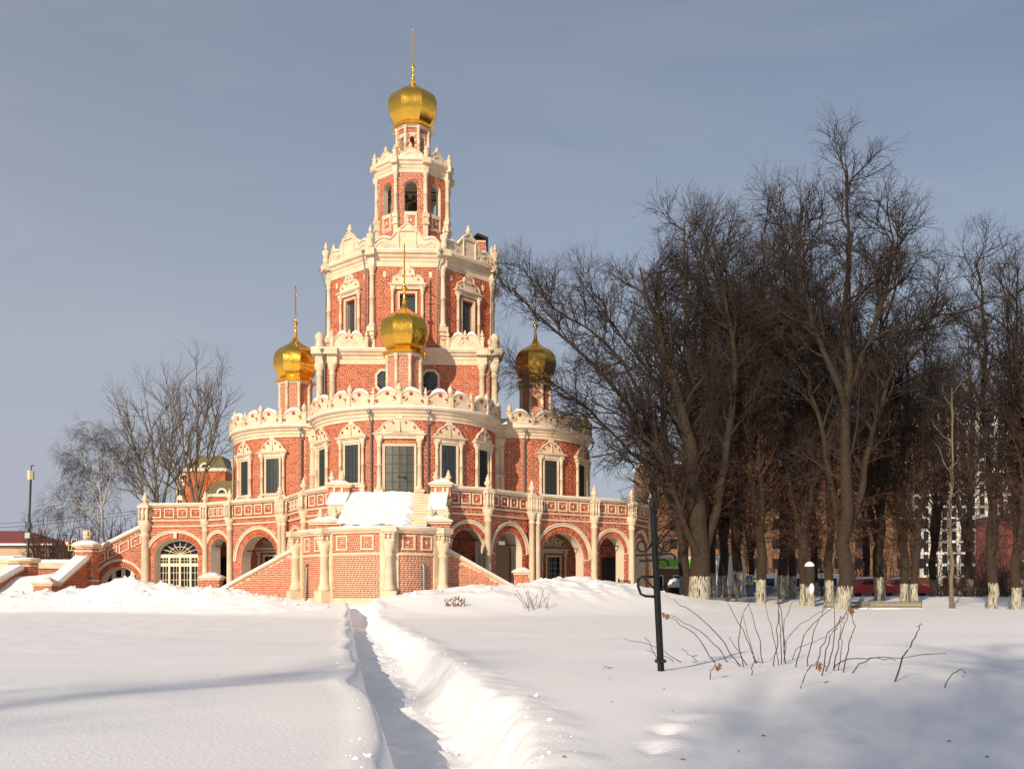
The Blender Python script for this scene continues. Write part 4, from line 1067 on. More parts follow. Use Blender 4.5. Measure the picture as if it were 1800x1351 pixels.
# raked wall towards the lawn
def rake(x0, x1, ya, yb, za, zb):
    m = MB().add([(x, y, z) for x in (x0, x1) for y, z in ((ya, 0), (ya, za), (yb, zb), (yb, 0))], [(0, 1, 2, 3), (7, 6, 5, 4)] + [(i, 4 + i, 4 + (i + 1) % 4, (i + 1) % 4) for i in range(4)])
    w = part('raked_wall', m, 'mortar', sd)
    F, L = seg_frame((x1, ya), (x1, yb)); b = Bricks()
    b.field(F, 0, L, .4, max(za, zb), course=.105, keep=lambda u, z: z < za + (zb - za) * u / L - .05); b.build(w)
    part('coping', MB().add([(x, y, z + dz) for x, dz in ((x0 - .1, 0), (x1 + .12, 0), (x1 + .12, .14), (x0 - .1, .14)) for y, z in ((ya - .1, za), (yb, zb))], [(0, 2, 4, 6), (7, 5, 3, 1), (0, 1, 3, 2), (2, 3, 5, 4), (4, 5, 7, 6), (6, 7, 1, 0)]), 'stone', w)
    part('snow_cap', MB().add([(x, y, z + dz) for x, dz in ((x0 - .08, .145), (x1 + .09, .145), (x1 - .02, .30), (x0 + .05, .30)) for y, z in ((ya - .08, za), (yb, zb))], [(0, 2, 4, 6), (7, 5, 3, 1), (0, 1, 3, 2), (2, 3, 5, 4), (4, 5, 7, 6), (6, 7, 1, 0)]), 'snow', w)
rake(-26.55, -25.75, 56.3, 60.5, 1.85, 3.62)
pier(sd, -26.45, -25.45, 55.0, .9, 0, 1.98, 2.45, (), .5)
rake(-31.0, -30.2, 56.5, 61.4, 1.55, 3.05)
oct_pier(sd, -30.55, 62.4, .75, 0, 3.45, 3.7, False)
m = MB().box(WORLD, -34.0, -31.2, -62.9, -62.4, 0, 3.45); wl = part('low_wall', m, 'mortar', sd)
part('coping', MB().box(WORLD, -34.0, -31.2, -63.0, -62.2, 3.45, 3.75), 'stone', wl); part('snow_cap', MB().box(WORLD, -34, -31.2, -63, -62.25, 3.754, 3.9), 'snow', wl)
part('pilaster', MB().box(WORLD, -32.6, -31.5, -62.4, -62.3, 0, 3.45), 'stone', wl)
F, L = seg_frame((-31.4, 66.0), (-28.6, 66.0))
wl = part('low_wall', MB().box(F, 0, L, -.7, 0, 0, 3.2), 'mortar', sd); b = Bricks(); b.field(F, 0, L, 1.6, 3.2); b.build(wl)
part('coping', MB().box(F, -.1, L + .15, -.8, .15, 3.2, 3.62), 'stone', wl); part('snow_cap', MB().box(F, -.08, L + .12, -.78, .12, 3.624, 3.80), 'snow', wl)
nx, ny = 14, 20; V = []
for j in range(ny):
    y = 54.6 + (67 - 54.6) * j / (ny - 1); t = np.clip((y - 55.4) / 6.5, 0, 1)
    for i in range(nx):
        x = -31.0 + 4.6 * i / (nx - 1); V.append((x, y, 1.15 + 1.65 * t * t * (3 - 2 * t) + .12 * math.sin(x * 1.1) + .05 * math.sin(y * 2)))
part('snow_cover', MB().add(V, [(j * nx + i, j * nx + i + 1, (j + 1) * nx + i + 1, (j + 1) * nx + i) for j in range(ny - 1) for i in range(nx - 1)], True), 'snow', sd)
# ------------------------------------------------------------------ snow field with a shovelled trench and heaps against the building
def vnoise(x, y, seed=0):
    xi = np.floor(x).astype(np.int64); yi = np.floor(y).astype(np.int64); fx = x - xi; fy = y - yi
    def h(a, b):
        n = (a * 374761393 + b * 668265263 + seed * 1442695041) & 0x7fffffff
        n = ((n ^ (n >> 13)) * 1274126177) & 0x7fffffff
        return ((n ^ (n >> 16)) & 0xffff) / 65535.0
    sx = fx * fx * (3 - 2 * fx); sy = fy * fy * (3 - 2 * fy)
    a = h(xi, yi) * (1 - sx) + h(xi + 1, yi) * sx; b = h(xi, yi + 1) * (1 - sx) + h(xi + 1, yi + 1) * sx
    return a * (1 - sy) + b * sy - .5
def fbm(x, y, o=4, seed=0): return sum(vnoise(x * 2 ** k, y * 2 ** k, seed + k) / 2 ** k for k in range(o))
TC_Y = [-40, 0, 5.9, 13.1, 16.7, 26, 36.7, 44, 60, 200]; TC_X = [4.0, .75, -.12, -1.45, -2.07, -3.72, -5.45, -6.75, -9.0, -9.0]
def tcen(y): return np.interp(y, TC_Y, TC_X) + .05 * np.sin(y * .9) * np.clip(y / 8, 0, 1)
def ridge(x, y, pts, wf, wb):
    """crest polyline (X, Y, height above the field) with a long front and a short back slope"""
    P = np.array(pts); best = np.zeros_like(x)
    for a, b in zip(P[:-1], P[1:]):
        d = b[:2] - a[:2]; t = np.clip(((x - a[0]) * d[0] + (y - a[1]) * d[1]) / (d @ d), 0, 1)
        qx, qy = x - (a[0] + t * d[0]), y - (a[1] + t * d[1]); q = np.hypot(qx, qy)
        w = np.where(qy < 0, wf, wb); k = np.clip(q / w, 0, 1); h = (a[2] + t * (b[2] - a[2])) * (1 - k * k * (3 - 2 * k))
        best = np.maximum(best, h)
    return best
BASE = .60
def rp_(lst): return [(*px(x, d), EYE + (HY - y) / FPX * d - BASE) for x, y, d in lst]
RID_R = rp_([(640, 1076, 45.2), (690, 1052, 45.6), (770, 1037, 46.3), (840, 1031, 47.2), (905, 1027, 48.6), (960, 1020, 50), (1025, 1016, 52), (1100, 1030, 55), (1195, 1050, 59), (1300, 1058, 66)])
RID_L = rp_([(-150, 1046, 55), (0, 1044, 54), (100, 1040, 53.5), (170, 1034, 54), (238, 1018, 53), (300, 1030, 53), (350, 1037, 51.4), (400, 1036, 50.2), (440, 1045, 49), (500, 1053, 47.5), (560, 1062, 46.0), (600, 1078, 44.6)])
def ground_h(x, y):
    h = BASE + .10 * fbm(x * .11, y * .11, 2, 3) + .035 * fbm(x * .5, y * .5, 2, 9)
    h = h + .16 * np.exp(-(((x - 4.6) / 4.2) ** 2 + ((y - 11.4) / 2.6) ** 2)) + .10 * np.exp(-(((x - 2.2) / 1.6) ** 2 + ((y - 6.8) / 2.4) ** 2))
    rs = np.clip((y - 62) / 22, 0, 1); h = h + .62 * rs * rs * (3 - 2 * rs)
    rr = ridge(x, y, RID_R, 7.0, 4.5); rl = ridge(x, y, RID_L, 4.2, 4.0)
    h = h + np.maximum(rr, rl)
    clod = np.clip(np.maximum(rr * .9 - .45, rl * 1.1 - .12), 0, 1)
    h = h + clod * (.26 * fbm(x * 1.3, y * 1.3, 4, 20) + .20 * np.clip(fbm(x * 2.9, y * 2.9, 3, 31), -.05, .6))
    # broken lumps at the foot of the left heap and a trodden track along the trees
    foot = np.exp(-((rl - .18) / .16) ** 2) * (x < -8)
    h = h + foot * .16 * np.clip(fbm(x * 2.2, y * 2.2, 3, 44), 0, 1)
    tr = np.exp(-((y - (57 + .02 * x)) / 1.3) ** 2) * (x > 12) + np.exp(-((y - 74) / 4) ** 2) * (x > 8)
    h = h + tr * .14 * fbm(x * 1.1, y * 1.1, 3, 51)
    # footprint dents
    for fx, fy in ((1.15, 7.4), (1.45, 8.1), (.95, 6.6)):
        h = h - .07 * np.exp(-(((x - fx) / .10) ** 2 + ((y - fy) / .16) ** 2)) + .04 * np.exp(-(((x - fx - .1) / .16) ** 2 + ((y - fy - .1) / .22) ** 2))
    # trench
    s = x - tcen(y); on = np.clip((46.4 - y) / .8, 0, 1) * np.clip((y + 30) / 3, 0, 1)
    le = -.60 + .17 * fbm(y * .5 + 0 * x, y * 0 + 3.3 + 0 * x, 3, 60); re = np.interp(y, [5, 8.7, 13, 26, 40], [-.26, .20, .42, .45, .18]) + .08 * fbm(y * .5 + 0 * x, y * 0 + 9.1 + 0 * x, 3, 61)
    gro = .05 * fbm(y * 6.0 + s * 2.5, s * 1.6, 4, 77) + .07 * fbm(y * 1.1, s * .4, 2, 79)
    kl = np.clip((s - le) / .20, 0, 1); kr = np.clip((re + .50 + gro - s) / .52, 0, 1)
    kr = kr * kr * (3 - 2 * kr)
    cut = np.minimum(kl * kl * (3 - 2 * kl), kr) * on
    lip = .02 * np.exp(-((s - le + .12) / .12) ** 2) * on + .035 * np.exp(-((s - re - .62) / .25) ** 2) * on * (1 + 1.5 * fbm(x * 2.1, y * 2.1, 3, 5))
    floor = .06 + .09 * fbm(x * 3.0, y * 2.4, 4, 15)
    wall = np.clip(4 * cut * (1 - cut), 0, 1)
    h = (h + lip) * (1 - cut) + floor * cut + wall * (s > 0) * (.10 * fbm(x * 5.5, y * 3.2, 3, 91) - .10 * np.clip(fbm(x * 2.3 + y * 1.1, y * 1.7, 3, 93), 0, 1))
    # level pads under the buildings so that nothing pokes into them
    return h
def grow(a, b, s0, g): 
    out = [a]; s = s0
    while out[-1] < b: out.append(out[-1] + s); s *= g
    return out
sr = list(np.arange(0, 1.7, .045)) + list(np.arange(1.7, 20, .16)) + grow(20, 900, .18, 1.11)
ss = np.array(sorted([-v for v in sr[1:]] + sr))
yy = np.array(sorted([-v for v in grow(2.0, 90, 1.0, 1.15)]) + list(np.arange(-1.5, 4, .3)) + list(np.arange(4, 14, .08)) + list(np.arange(14, 40, .14)) + list(np.arange(40, 60, .16)) + list(np.arange(60, 80, .5)) + grow(80, 1500, 1.0, 1.12))
SS, YY = np.meshgrid(ss, yy); fall = np.clip(1 - (np.abs(SS) - 30) / 60, 0, 1)
XX = SS + tcen(YY) * fall
ZZ = ground_h(XX, YY)
nr, nc = SS.shape
Vg = np.stack((XX, YY, ZZ), -1).reshape(-1, 3)
i0 = (np.arange(nr - 1)[:, None] * nc + np.arange(nc - 1)[None]).ravel()
Fg = np.stack((i0, i0 + 1, i0 + nc + 1, i0 + nc), 1)
def np_mesh(name, V, F, smooth=True):
    me = bpy.data.meshes.new(name); k = F.shape[1]
    me.vertices.add(len(V)); me.vertices.foreach_set('co', np.ascontiguousarray(V, dtype=np.float32).ravel())
    n = len(F); me.loops.add(n * k); me.loops.foreach_set('vertex_index', np.ascontiguousarray(F, dtype=np.int32).ravel())
    me.polygons.add(n); me.polygons.foreach_set('loop_start', np.arange(0, n * k, k, dtype=np.int32))
    me.polygons.foreach_set('use_smooth', np.full(n, smooth)); me.update(calc_edges=True); return me
M['snowfield'] = mat('snow_field', (.895, .897, .908), .58, noise=(.8, .03), bump=(26, .38, .02), spec=.25)
g = link('snow_ground', np_mesh('snow_ground', Vg, Fg), 'snowfield'); g['kind'] = 'structure'; g['label'] = 'deep snow field with a shovelled trench path and heaps by the church'
def gh(x, y): return float(ground_h(np.array([float(x)]), np.array([float(y)]))[0])

# broken clods lying on the heaps
q = np.random.default_rng(17); ico = MB().lathe((0, 0, -1), [(.02, 0), (.75, .35), (1.0, 1.0), (.7, 1.6), (.02, 1.95)], 6)
iv = np.concatenate(ico.v); VV = []; FF = []; n = 0; xs = q.uniform(-34, 14, 9000); ys = q.uniform(42, 60, 9000)
r1 = ridge(xs, ys, RID_R, 7.0, 4.5); r2 = ridge(xs, ys, RID_L, 4.2, 4.0); pr = np.where(r2 > r1, np.clip(r2 * 1.2, 0, 1) * (r2 > .05), np.clip((r1 - .75) * 1.2, 0, 1) * .6)
ok = (q.random(9000) < pr * .26) & (np.abs(xs - tcen(ys)) > 1.6); xs, ys = xs[ok], ys[ok]; zs_ = ground_h(xs, ys)
for x, y, z in zip(xs, ys, zs_):
    s_ = .03 + .13 * q.random() ** 3.2; v = iv * q.uniform(.6, 1.3, (len(iv), 1)) * s_ * q.uniform(.7, 1.4, 3); a = q.uniform(0, 6.28); c, k = math.cos(a), math.sin(a)
    VV.append(np.stack((v[:, 0] * c - v[:, 1] * k + x, v[:, 0] * k + v[:, 1] * c + y, v[:, 2] * .8 + z + s_ * .2), 1)); FF += [tuple(i + n for i in f) for f in ico.f]; n += len(iv)
me = bpy.data.meshes.new('snow_clods'); me.from_pydata(np.concatenate(VV).tolist(), [], FF); o = link('snow_clods', me, 'snow'); tag(o, 'broken snow clods on the shovelled heaps by the church', 'snow', kind='stuff')

# crumbs shovelled out of the trench, and scattered bark flakes
VV = []; FF = []; n = 0; ys = 6 + 38 * q.random(700) ** 1.3; side = q.random(700)
sx_ = np.where(side < .14, q.normal(.85, .14, 700) + np.interp(ys, [5, 13], [-.45, .05]), np.where(side < .19, q.normal(-.72, .14, 700), q.uniform(-.45, .5, 700))); xs = tcen(ys) + sx_; zs_ = ground_h(xs, ys)
for x, y, z in zip(xs, ys, zs_):
    s_ = .006 + .024 * q.random() ** 2.5; v = iv * q.uniform(.6, 1.3, (len(iv), 1)) * s_ * q.uniform(.7, 1.4, 3)
    VV.append(v * (1, 1, .7) + (x, y, z + s_ * .15)); FF += [tuple(i + n for i in f) for f in ico.f]; n += len(iv)
me = bpy.data.meshes.new('snow_crumbs'); me.from_pydata(np.concatenate(VV).tolist(), [], FF); o = link('snow_crumbs', me, 'snow'); tag(o, 'small snow crumbs along the edges of the trench path', 'snow', kind='stuff')
# ------------------------------------------------------------------ bare trees
def bark(name, c, white=None):
    m = mat(name, c, .9, noise=(3.5, .38), bump=(14, .6, .04))
    if white:                                          # whitewashed foot, a painted band with a ragged upper edge
        t = m.node_tree; b = t.nodes['Principled BSDF']; old = b.inputs['Base Color'].links[0].from_socket
        tc = t.nodes.new('ShaderNodeTexCoord'); sp = t.nodes.new('ShaderNodeSeparateXYZ'); n = t.nodes.new('ShaderNodeTexNoise')
        mpn = t.nodes.new('ShaderNodeMapping'); mpn.inputs['Scale'].default_value = (1, 1, .18)
        n.inputs['Scale'].default_value = 14; n.inputs['Detail'].default_value = 6
        t.links.new(tc.outputs['Object'], sp.inputs[0]); t.links.new(tc.outputs['Object'], mpn.inputs['Vector']); t.links.new(mpn.outputs[0], n.inputs['Vector'])
        a = t.nodes.new('ShaderNodeMath'); a.operation = 'MULTIPLY_ADD'; a.inputs[1].default_value = .5; t.links.new(n.outputs['Fac'], a.inputs[0]); t.links.new(sp.outputs['Z'], a.inputs[2])
        l = t.nodes.new('ShaderNodeMath'); l.operation = 'LESS_THAN'; l.inputs[1].default_value = white; t.links.new(a.outputs[0], l.inputs[0])
        g = t.nodes.new('ShaderNodeMapRange'); g.inputs['From Min'].default_value = .66; g.inputs['From Max'].default_value = .46; t.links.new(n.outputs['Fac'], g.inputs['Value'])
        mu = t.nodes.new('ShaderNodeMath'); mu.operation = 'MULTIPLY'; t.links.new(l.outputs[0], mu.inputs[0]); t.links.new(g.outputs[0], mu.inputs[1])
        mm = t.nodes.new('ShaderNodeMix'); mm.data_type = 'RGBA'; mm.inputs['B'].default_value = (.40, .38, .30, 1)
        t.links.new(mu.outputs[0], mm.inputs['Factor']); t.links.new(old, mm.inputs['A']); t.links.new(mm.outputs['Result'], b.inputs['Base Color'])
    return m
M['bark'] = bark('lime_bark', (.034, .021, .0105)); M['bark_w'] = bark('whitewashed_bark', (.034, .021, .0105), 1.75)
M['twig'] = mat('twigs', (.020, .0115, .007), .85, noise=(.6, .3)); M['twig_red'] = mat('red_brown_shoots', (.060, .024, .012), .85, noise=(.7, .35))
M['poplar'] = mat('poplar_bark', (.15, .12, .07), .85, noise=(2, .3)); M['twig_pop'] = mat('poplar_twigs', (.085, .062, .040), .85, noise=(.6, .25))
M['birch'] = mat('birch_bark', (.36, .345, .31), .8, noise=(5, .5)); M['twig_birch'] = mat('birch_twigs', (.06, .045, .04), .85)
M['leaf'] = mat('dead_leaves', (.24, .10, .035), .8, noise=(2, .4))

class Tree:
    def __init__(s, seed): s.r = np.random.default_rng(seed); s.lev = []
    def stems(s, lines):
        """lines: (points, r_start, r_end)"""
        P = []; Rr = []
        for pts, r0, r1 in lines:
            q = np.array(pts, float); d = np.concatenate(([0], np.cumsum(np.linalg.norm(np.diff(q, axis=0), axis=1))))
            u = np.linspace(0, d[-1], 14)
            c = np.stack([np.interp(u, d, q[:, k]) for k in range(3)], 1)
            for _ in range(2): c[1:-1] = (c[:-2] + 2 * c[1:-1] + c[2:]) / 4
            c[1:-1] += s.r.normal(0, .012, (12, 3)) * d[-1] * .35
            P.append(c); Rr.append(r0 + (r1 - r0) * np.linspace(0, 1, 14) ** .85)
        P, Rr = np.array(P), np.array(Rr)
        return P, Rr
    def spawn(s, par, cnt, t0, t1, length, ang, k=5, up=.1, jit=.18, r0=.05, r1=.02, taper=.55, wind=(0, 0, 0)):
        P, R = par; N, m = P.shape[:2]; r = s.r
        idx = np.repeat(np.arange(N), cnt); n = len(idx)
        t = t0 + (t1 - t0) * ((np.tile(np.arange(cnt), N) + r.uniform(0, 1, n)) / cnt) ** .95; f = t * (m - 1); i = np.minimum(f.astype(int), m - 2); w = (f - i)[:, None]
        pos = P[idx, i] * (1 - w) + P[idx, i + 1] * w; tan = P[idx, i + 1] - P[idx, i]; tan /= np.linalg.norm(tan, axis=1)[:, None] + 1e-9
        rp = R[idx, i]
        rv = r.normal(0, 1, (n, 3)); perp = np.cross(tan, rv); perp /= np.linalg.norm(perp, axis=1)[:, None] + 1e-9
        a = np.radians(r.uniform(ang[0], ang[1], n))[:, None]
        d = tan * np.cos(a) + perp * np.sin(a)
        L = length * r.uniform(.55, 1.15, n) * (1 - taper * (t - t0) / max(t1 - t0, 1e-6) * .8)
        st = (L / (k - 1))[:, None]; out = np.empty((n, k, 3)); out[:, 0] = pos
        wv = np.array(wind)
        for j in range(1, k):
            d = d + r.normal(0, jit, (n, 3)) + np.array((0, 0, up)) + wv; d /= np.linalg.norm(d, axis=1)[:, None]
            out[:, j] = out[:, j - 1] + d * st
        ra = np.minimum(r0, rp * .75)
        return out, ra[:, None] * (1 + (r1 / r0 - 1) * np.linspace(0, 1, k)[None])
    @staticmethod
    def tubes(groups):
        """[(P, R, sides)] -> one quad mesh"""
        VV = []; FF = []; o = 0
        for P, R, n in groups:
            N, k = P.shape[:2]
            T = np.gradient(P, axis=1); T /= np.linalg.norm(T, axis=2)[..., None] + 1e-9
            ref = np.where(np.abs(T[..., 2:3]) < .9, np.array((0, 0, 1.0)), np.array((1.0, 0, 0)))
            A = np.cross(T, ref); A /= np.linalg.norm(A, axis=2)[..., None] + 1e-9; B = np.cross(T, A)
            th = 2 * np.pi * np.arange(n) / n
            V = P[:, :, None] + R[:, :, None, None] * (A[:, :, None] * np.cos(th)[None, None, :, None] + B[:, :, None] * np.sin(th)[None, None, :, None])
            ids = np.arange(N * k * n).reshape(N, k, n) + o
            a = ids[:, :-1]; b = ids[:, 1:]
            F = np.stack((a, b, np.roll(b, -1, 2), np.roll(a, -1, 2)), -1).reshape(-1, 4)
            VV.append(V.reshape(-1, 3)); FF.append(F); o += N * k * n
        return np.concatenate(VV), np.concatenate(FF)
def leaf_quads(P, r, frac, size):
    ends = P[:, -1]; sel = ends[r.random(len(ends)) < frac]; n = len(sel)
    if n == 0: return None
    a = r.normal(0, 1, (n, 3)); a /= np.linalg.norm(a, axis=1)[:, None]; b = np.cross(a, r.normal(0, 1, (n, 3))); b /= np.linalg.norm(b, axis=1)[:, None]
    s = size * r.uniform(.6, 1.3, (n, 1)); c = sel - np.array((0, 0, .03))
    V = np.stack((c - a * s - b * s * .6, c + a * s - b * s * .6, c + a * s + b * s * .6, c - a * s + b * s * .6), 1).reshape(-1, 3)
    return V, np.arange(n * 4).reshape(n, 4)
def build_tree(name, label, group, seed, lines, conf, tm='bark_w', wm='twig', shoots=0, shoot_z=(2, 9), leaves=.0, loc=(0, 0, 0), cat='tree'):
    """conf: list of (count, t0, t1, length, (angle), segments, up, jitter, r0, r1, sides)"""
    t = Tree(seed); main = t.stems(lines)
    g_trunk = [(*main, 10)]; g_crown = []; par = main; allp = []
    for i, c in enumerate(conf):
        ch = t.spawn(par, c[0], c[1], c[2], c[3], c[4], c[5], c[6], c[7], c[8], c[9])
        (g_trunk if i == 0 else g_crown).append((*ch, c[10]))
        if i >= 1 and i < len(conf) - 1: par = ch
        else: par = ch
        allp.append(ch)
    root = thing(name, label, cat, loc, 0, group)
    V, F = Tree.tubes(g_trunk); link('trunk', np_mesh('trunk', V, F), tm, root)
    V, F = Tree.tubes(g_crown); link('crown', np_mesh('crown', V, F, False), wm, root)['kind'] = 'stuff'
    if shoots:
        low = main[0][:, :, :]; m = (low[..., 2] > shoot_z[0]) & (low[..., 2] < shoot_z[1])
        sub = []; 
        for a in range(low.shape[0]):
            ids = np.where(m[a])[0]
            if len(ids) > 2:
                q = low[a, ids[0]:ids[-1] + 1]; u = np.linspace(0, 1, 8)
                sub.append(np.stack([np.interp(u, np.linspace(0, 1, len(q)), q[:, k]) for k in range(3)], 1))
        if sub:
            sub = np.array(sub); rr = np.full(sub.shape[:2], .2)
            s1 = t.spawn((sub, rr), shoots, 0, 1, 2.3, (50, 95), 5, .10, .30, .026, .009, .2)
            s2 = t.spawn(s1, 7, .15, 1, .9, (25, 70), 4, .08, .30, .012, .006, .3)
            s3 = t.spawn(s2, 4, .2, 1, .42, (25, 75), 3, .05, .3, .008, .005, .3)
            V, F = Tree.tubes([(*s1, 4), (*s2, 3), (*s3, 3)]); link('shoots', np_mesh('shoots', V, F, False), 'twig_red', root)['kind'] = 'stuff'
            if leaves:
                lf = leaf_quads(s3[0], t.r, leaves, .035)
                if lf: link('dead_leaves', np_mesh('dead_leaves', *lf, False), 'leaf', root)['kind'] = 'stuff'
    return root
def pxline(base, d, pts):
    """photo columns/rows of a limb at the tree's own distance (third value: metres nearer or farther) -> local points"""
    out = []
    for p in pts:
        dd = d + (p[2] if len(p) > 2 else 0); x, y, z = px(p[0], dd, p[1]); out.append((x - base[0], y - base[1], z - base[2]))
    return out
LIME = [(14, .22, 1.0, 5.4, (22, 52), 9, .06, .12, .085, .024, 6), (8, .15, 1.0, 2.9, (22, 55), 7, .03, .13, .034, .014, 4), (6, .15, 1.0, 1.5, (22, 58), 5, .03, .14, .017, .010, 3), (3, .2, 1.0, .8, (22, 58), 3, .03, .12, .011, .008, 3)]
GR = 'bare lime trees right of the church'
def base_at(x, d): X, Y = px(x, d); return (X, Y, gh(X, Y) - .15)

# bespoke: leaning trunk whose long limb reaches in front of the right dome
B = base_at(1213, 61.5)
build_tree('lime_tree', 'thin leaning lime tree whose long limb crosses the right gilded dome', GR, 11,
    [(pxline(B, 61.5, [(1213, 1060), (1206, 985), (1192, 905), (1168, 830), (1140, 775), (1112, 715), (1075, 655), (1020, 612), (975, 585), (930, 545, 1), (900, 505, 1)]), .26, .045),
     (pxline(B, 61.5, [(1140, 775), (1130, 700, 1), (1100, 640, 2), (1060, 600, 2), (1010, 560, 3), (960, 540, 3), (920, 470, 3)]), .14, .03),
     (pxline(B, 61.5, [(1168, 830), (1110, 800, -1), (1050, 735, -1), (1000, 690, -2), (950, 660, -2), (900, 645, -2)]), .11, .025)], 
    [(16, .35, 1.0, 3.0, (25, 62), 8, .05, .15, .06, .020, 6), (7, .12, 1.0, 1.9, (25, 60), 7, .04, .16, .028, .011, 4)] + LIME[2:], 'bark', loc=B)
B = base_at(1229, 60.5)
build_tree('lime_tree', 'massive lime tree with whitewashed foot nearest the church', GR, 12,
    [(pxline(B, 60.5, [(1229, 1066), (1231, 1020), (1234, 985), (1226, 900), (1215, 800), (1192, 690), (1165, 600), (1140, 520), (1125, 470)]), .72, .05),
     (pxline(B, 60.5, [(1234, 985), (1255, 900, 1), (1275, 800, 1), (1292, 690, 2), (1290, 590, 2), (1268, 490, 2), (1255, 410, 2)]), .34, .04),
     (pxline(B, 60.5, [(1234, 990), (1205, 930, -1), (1180, 850, -1), (1150, 780, -2), (1105, 735, -2), (1060, 715, -2)]), .26, .035),
     (pxline(B, 60.5, [(1226, 900), (1205, 780, 2), (1150, 660, 3), (1090, 590, 3), (1040, 520, 3)]), .2, .035)],
    [(16, .25, 1.0, 5.0, (24, 56), 9, .06, .13, .085, .024, 6)] + LIME[1:], 'bark_w', loc=B, shoots=16, shoot_z=(3, 10), leaves=.12)
B = base_at(1478, 60.0)
build_tree('lime_tree', 'tallest lime tree with whitewashed foot beside the benches', GR, 13,
    [(pxline(B, 60, [(1478, 1078), (1480, 1000), (1484, 900), (1486, 800), (1490, 690), (1486, 570), (1484, 470), (1494, 390), (1490, 330), (1488, 290)]), .50, .04),
     (pxline(B, 60, [(1488, 690), (1520, 620, 1), (1548, 540, 1), (1566, 470, 2), (1572, 420, 2), (1560, 370, 2)]), .24, .035),
     (pxline(B, 60, [(1487, 720), (1460, 640, -1), (1425, 570, -1), (1412, 500, -2), (1402, 430, -2), (1390, 380, -2)]), .24, .035),
     (pxline(B, 60, [(1482, 960), (1508, 880, 1), (1532, 780, 1), (1552, 690, 2), (1590, 610, 2), (1640, 555, 2), (1670, 525, 2)]), .28, .035),
     (pxline(B, 60, [(1480, 950), (1462, 860, 2), (1440, 760, 2), (1420, 650, 3), (1380, 560, 3), (1345, 470, 3)]), .24, .035)],
    [(16, .25, 1.0, 5.4, (24, 56), 9, .06, .13, .085, .024, 6)] + LIME[1:], 'bark_w', loc=B, shoots=16, shoot_z=(3, 11), leaves=.15)
# generic limes
def leaders(seed, H, r, n=3, fork=.16, spread=.13):
    q = np.random.default_rng(seed); out = []
    f = (q.normal(0, .1), q.normal(0, .1), H * fork)
    for k in range(n):
        a = q.uniform(0, 6.28) if k else q.uniform(0, 6.28); s = spread * H * q.uniform(.4, 1.2) * (.3 if k == 0 else 1)
        pts = [(0, 0, -.4), (f[0] * .5, f[1] * .5, f[2] * .5), f] if k == 0 else [f]
        for t in (.25, .5, .75, 1.0):
            pts.append((f[0] + math.cos(a) * s * t ** .8 + q.normal(0, .25), f[1] + math.sin(a) * s * t ** .8 + q.normal(0, .25), f[2] + (H * (1 if k == 0 else q.uniform(.78, .97)) - f[2]) * t))
        out.append((pts, r if k == 0 else r * .62, .035))
    return out
protos = []
for s_, H, r, n in ((21, 21, .36, 3), (22, 19, .30, 2), (23, 22, .34, 4)):
    protos.append(build_tree('lime_tree', 'x', GR, s_, leaders(s_, H, r, n), [(13, .2, 1.0, 4.6, (22, 52), 9, .08, .12, .085, .022, 6), (7, .15, 1.0, 2.6, (22, 55), 7, .03, .13, .034, .014, 4)] + LIME[2:], 'bark_w', shoots=30, shoot_z=(2.5, 13), leaves=.22))
LAB = [(1270, 83, 0, 1.28, .2, 'lime tree with snow in its low fork, left of the whitish marquee gap'), (1292, 80, 1, 1.5, 2.0, 'straight lime trunk just left of the yellow crossing sign'),
       (1338, 66, 2, 1.12, 4.0, 'lime tree with whitewashed foot standing forward right of the yellow sign'), (1380, 78, 0, 1.33, 1.1, 'left one of the close pair of thick lime trunks mid grove'),
       (1391, 80, 1, 1.25, 3.3, 'right one of the close pair of thick lime trunks mid grove'), (1413, 69, 2, 1.05, 5.2, 'slim lime trunk directly left of the short snow capped stump'),
       (1456, 71, 1, 1.2, .9, 'dark thin lime trunk just behind the tallest lime'), (1548, 76, 0, 1.25, 2.6, 'lime tree standing before the left red car'),
       (1590, 73, 2, 1.0, 3.9, 'lime tree standing before the gap between the red cars'), (1611, 71, 1, 1.05, 5.6, 'lime tree at the right end of the red cars'),
       (1740, 60, 1, 1.12, 1.6, 'lime tree with whitewashed foot, second from the right edge'), (1786, 58, 2, .92, .4, 'lime tree with snow patch at the right edge of the grove'),
       (1320, 96, 2, 1.0, 2.2, 'farther lime tree rising behind the white marquee'), (1430, 98, 0, 1.0, 4.4, 'farther lime tree rising behind the street lantern'),
       (1525, 100, 1, 1.15, 5.0, 'farther lime tree rising behind the benches'), (1640, 95, 2, 1.15, .7, 'farther lime tree rising right of the red cars'),
       (1705, 92, 0, 1.15, 3.0, 'farther lime tree between the thin trunk and the second from the right'), (1790, 96, 1, 1.2, 2.3, 'farther lime tree behind the right edge of the grove'),
       (1150, 92, 1, .80, 1.4, 'farther lime tree rising behind the green shop'), (1230, 99, 0, .95, 5.5, 'farther lime tree hidden behind the massive lime')]
LAB += [(1206, 74, 0, 1.35, 2.9, 'farther tall lime tree behind the thin leaning one'), (1250, 81, 2, 1.38, 1.3, 'farther tall lime tree between the massive lime and the low forked one')]
used = set()
for x, d, k, s, rz, lab in LAB:
    B = base_at(x, d)
    if k not in used:
        used.add(k); o = protos[k]; o.location = B; o.rotation_euler = (0, 0, rz); o.scale = (s, s, s); o['label'] = lab
    else: copy_tree(protos[k], B, rz, s, lab)
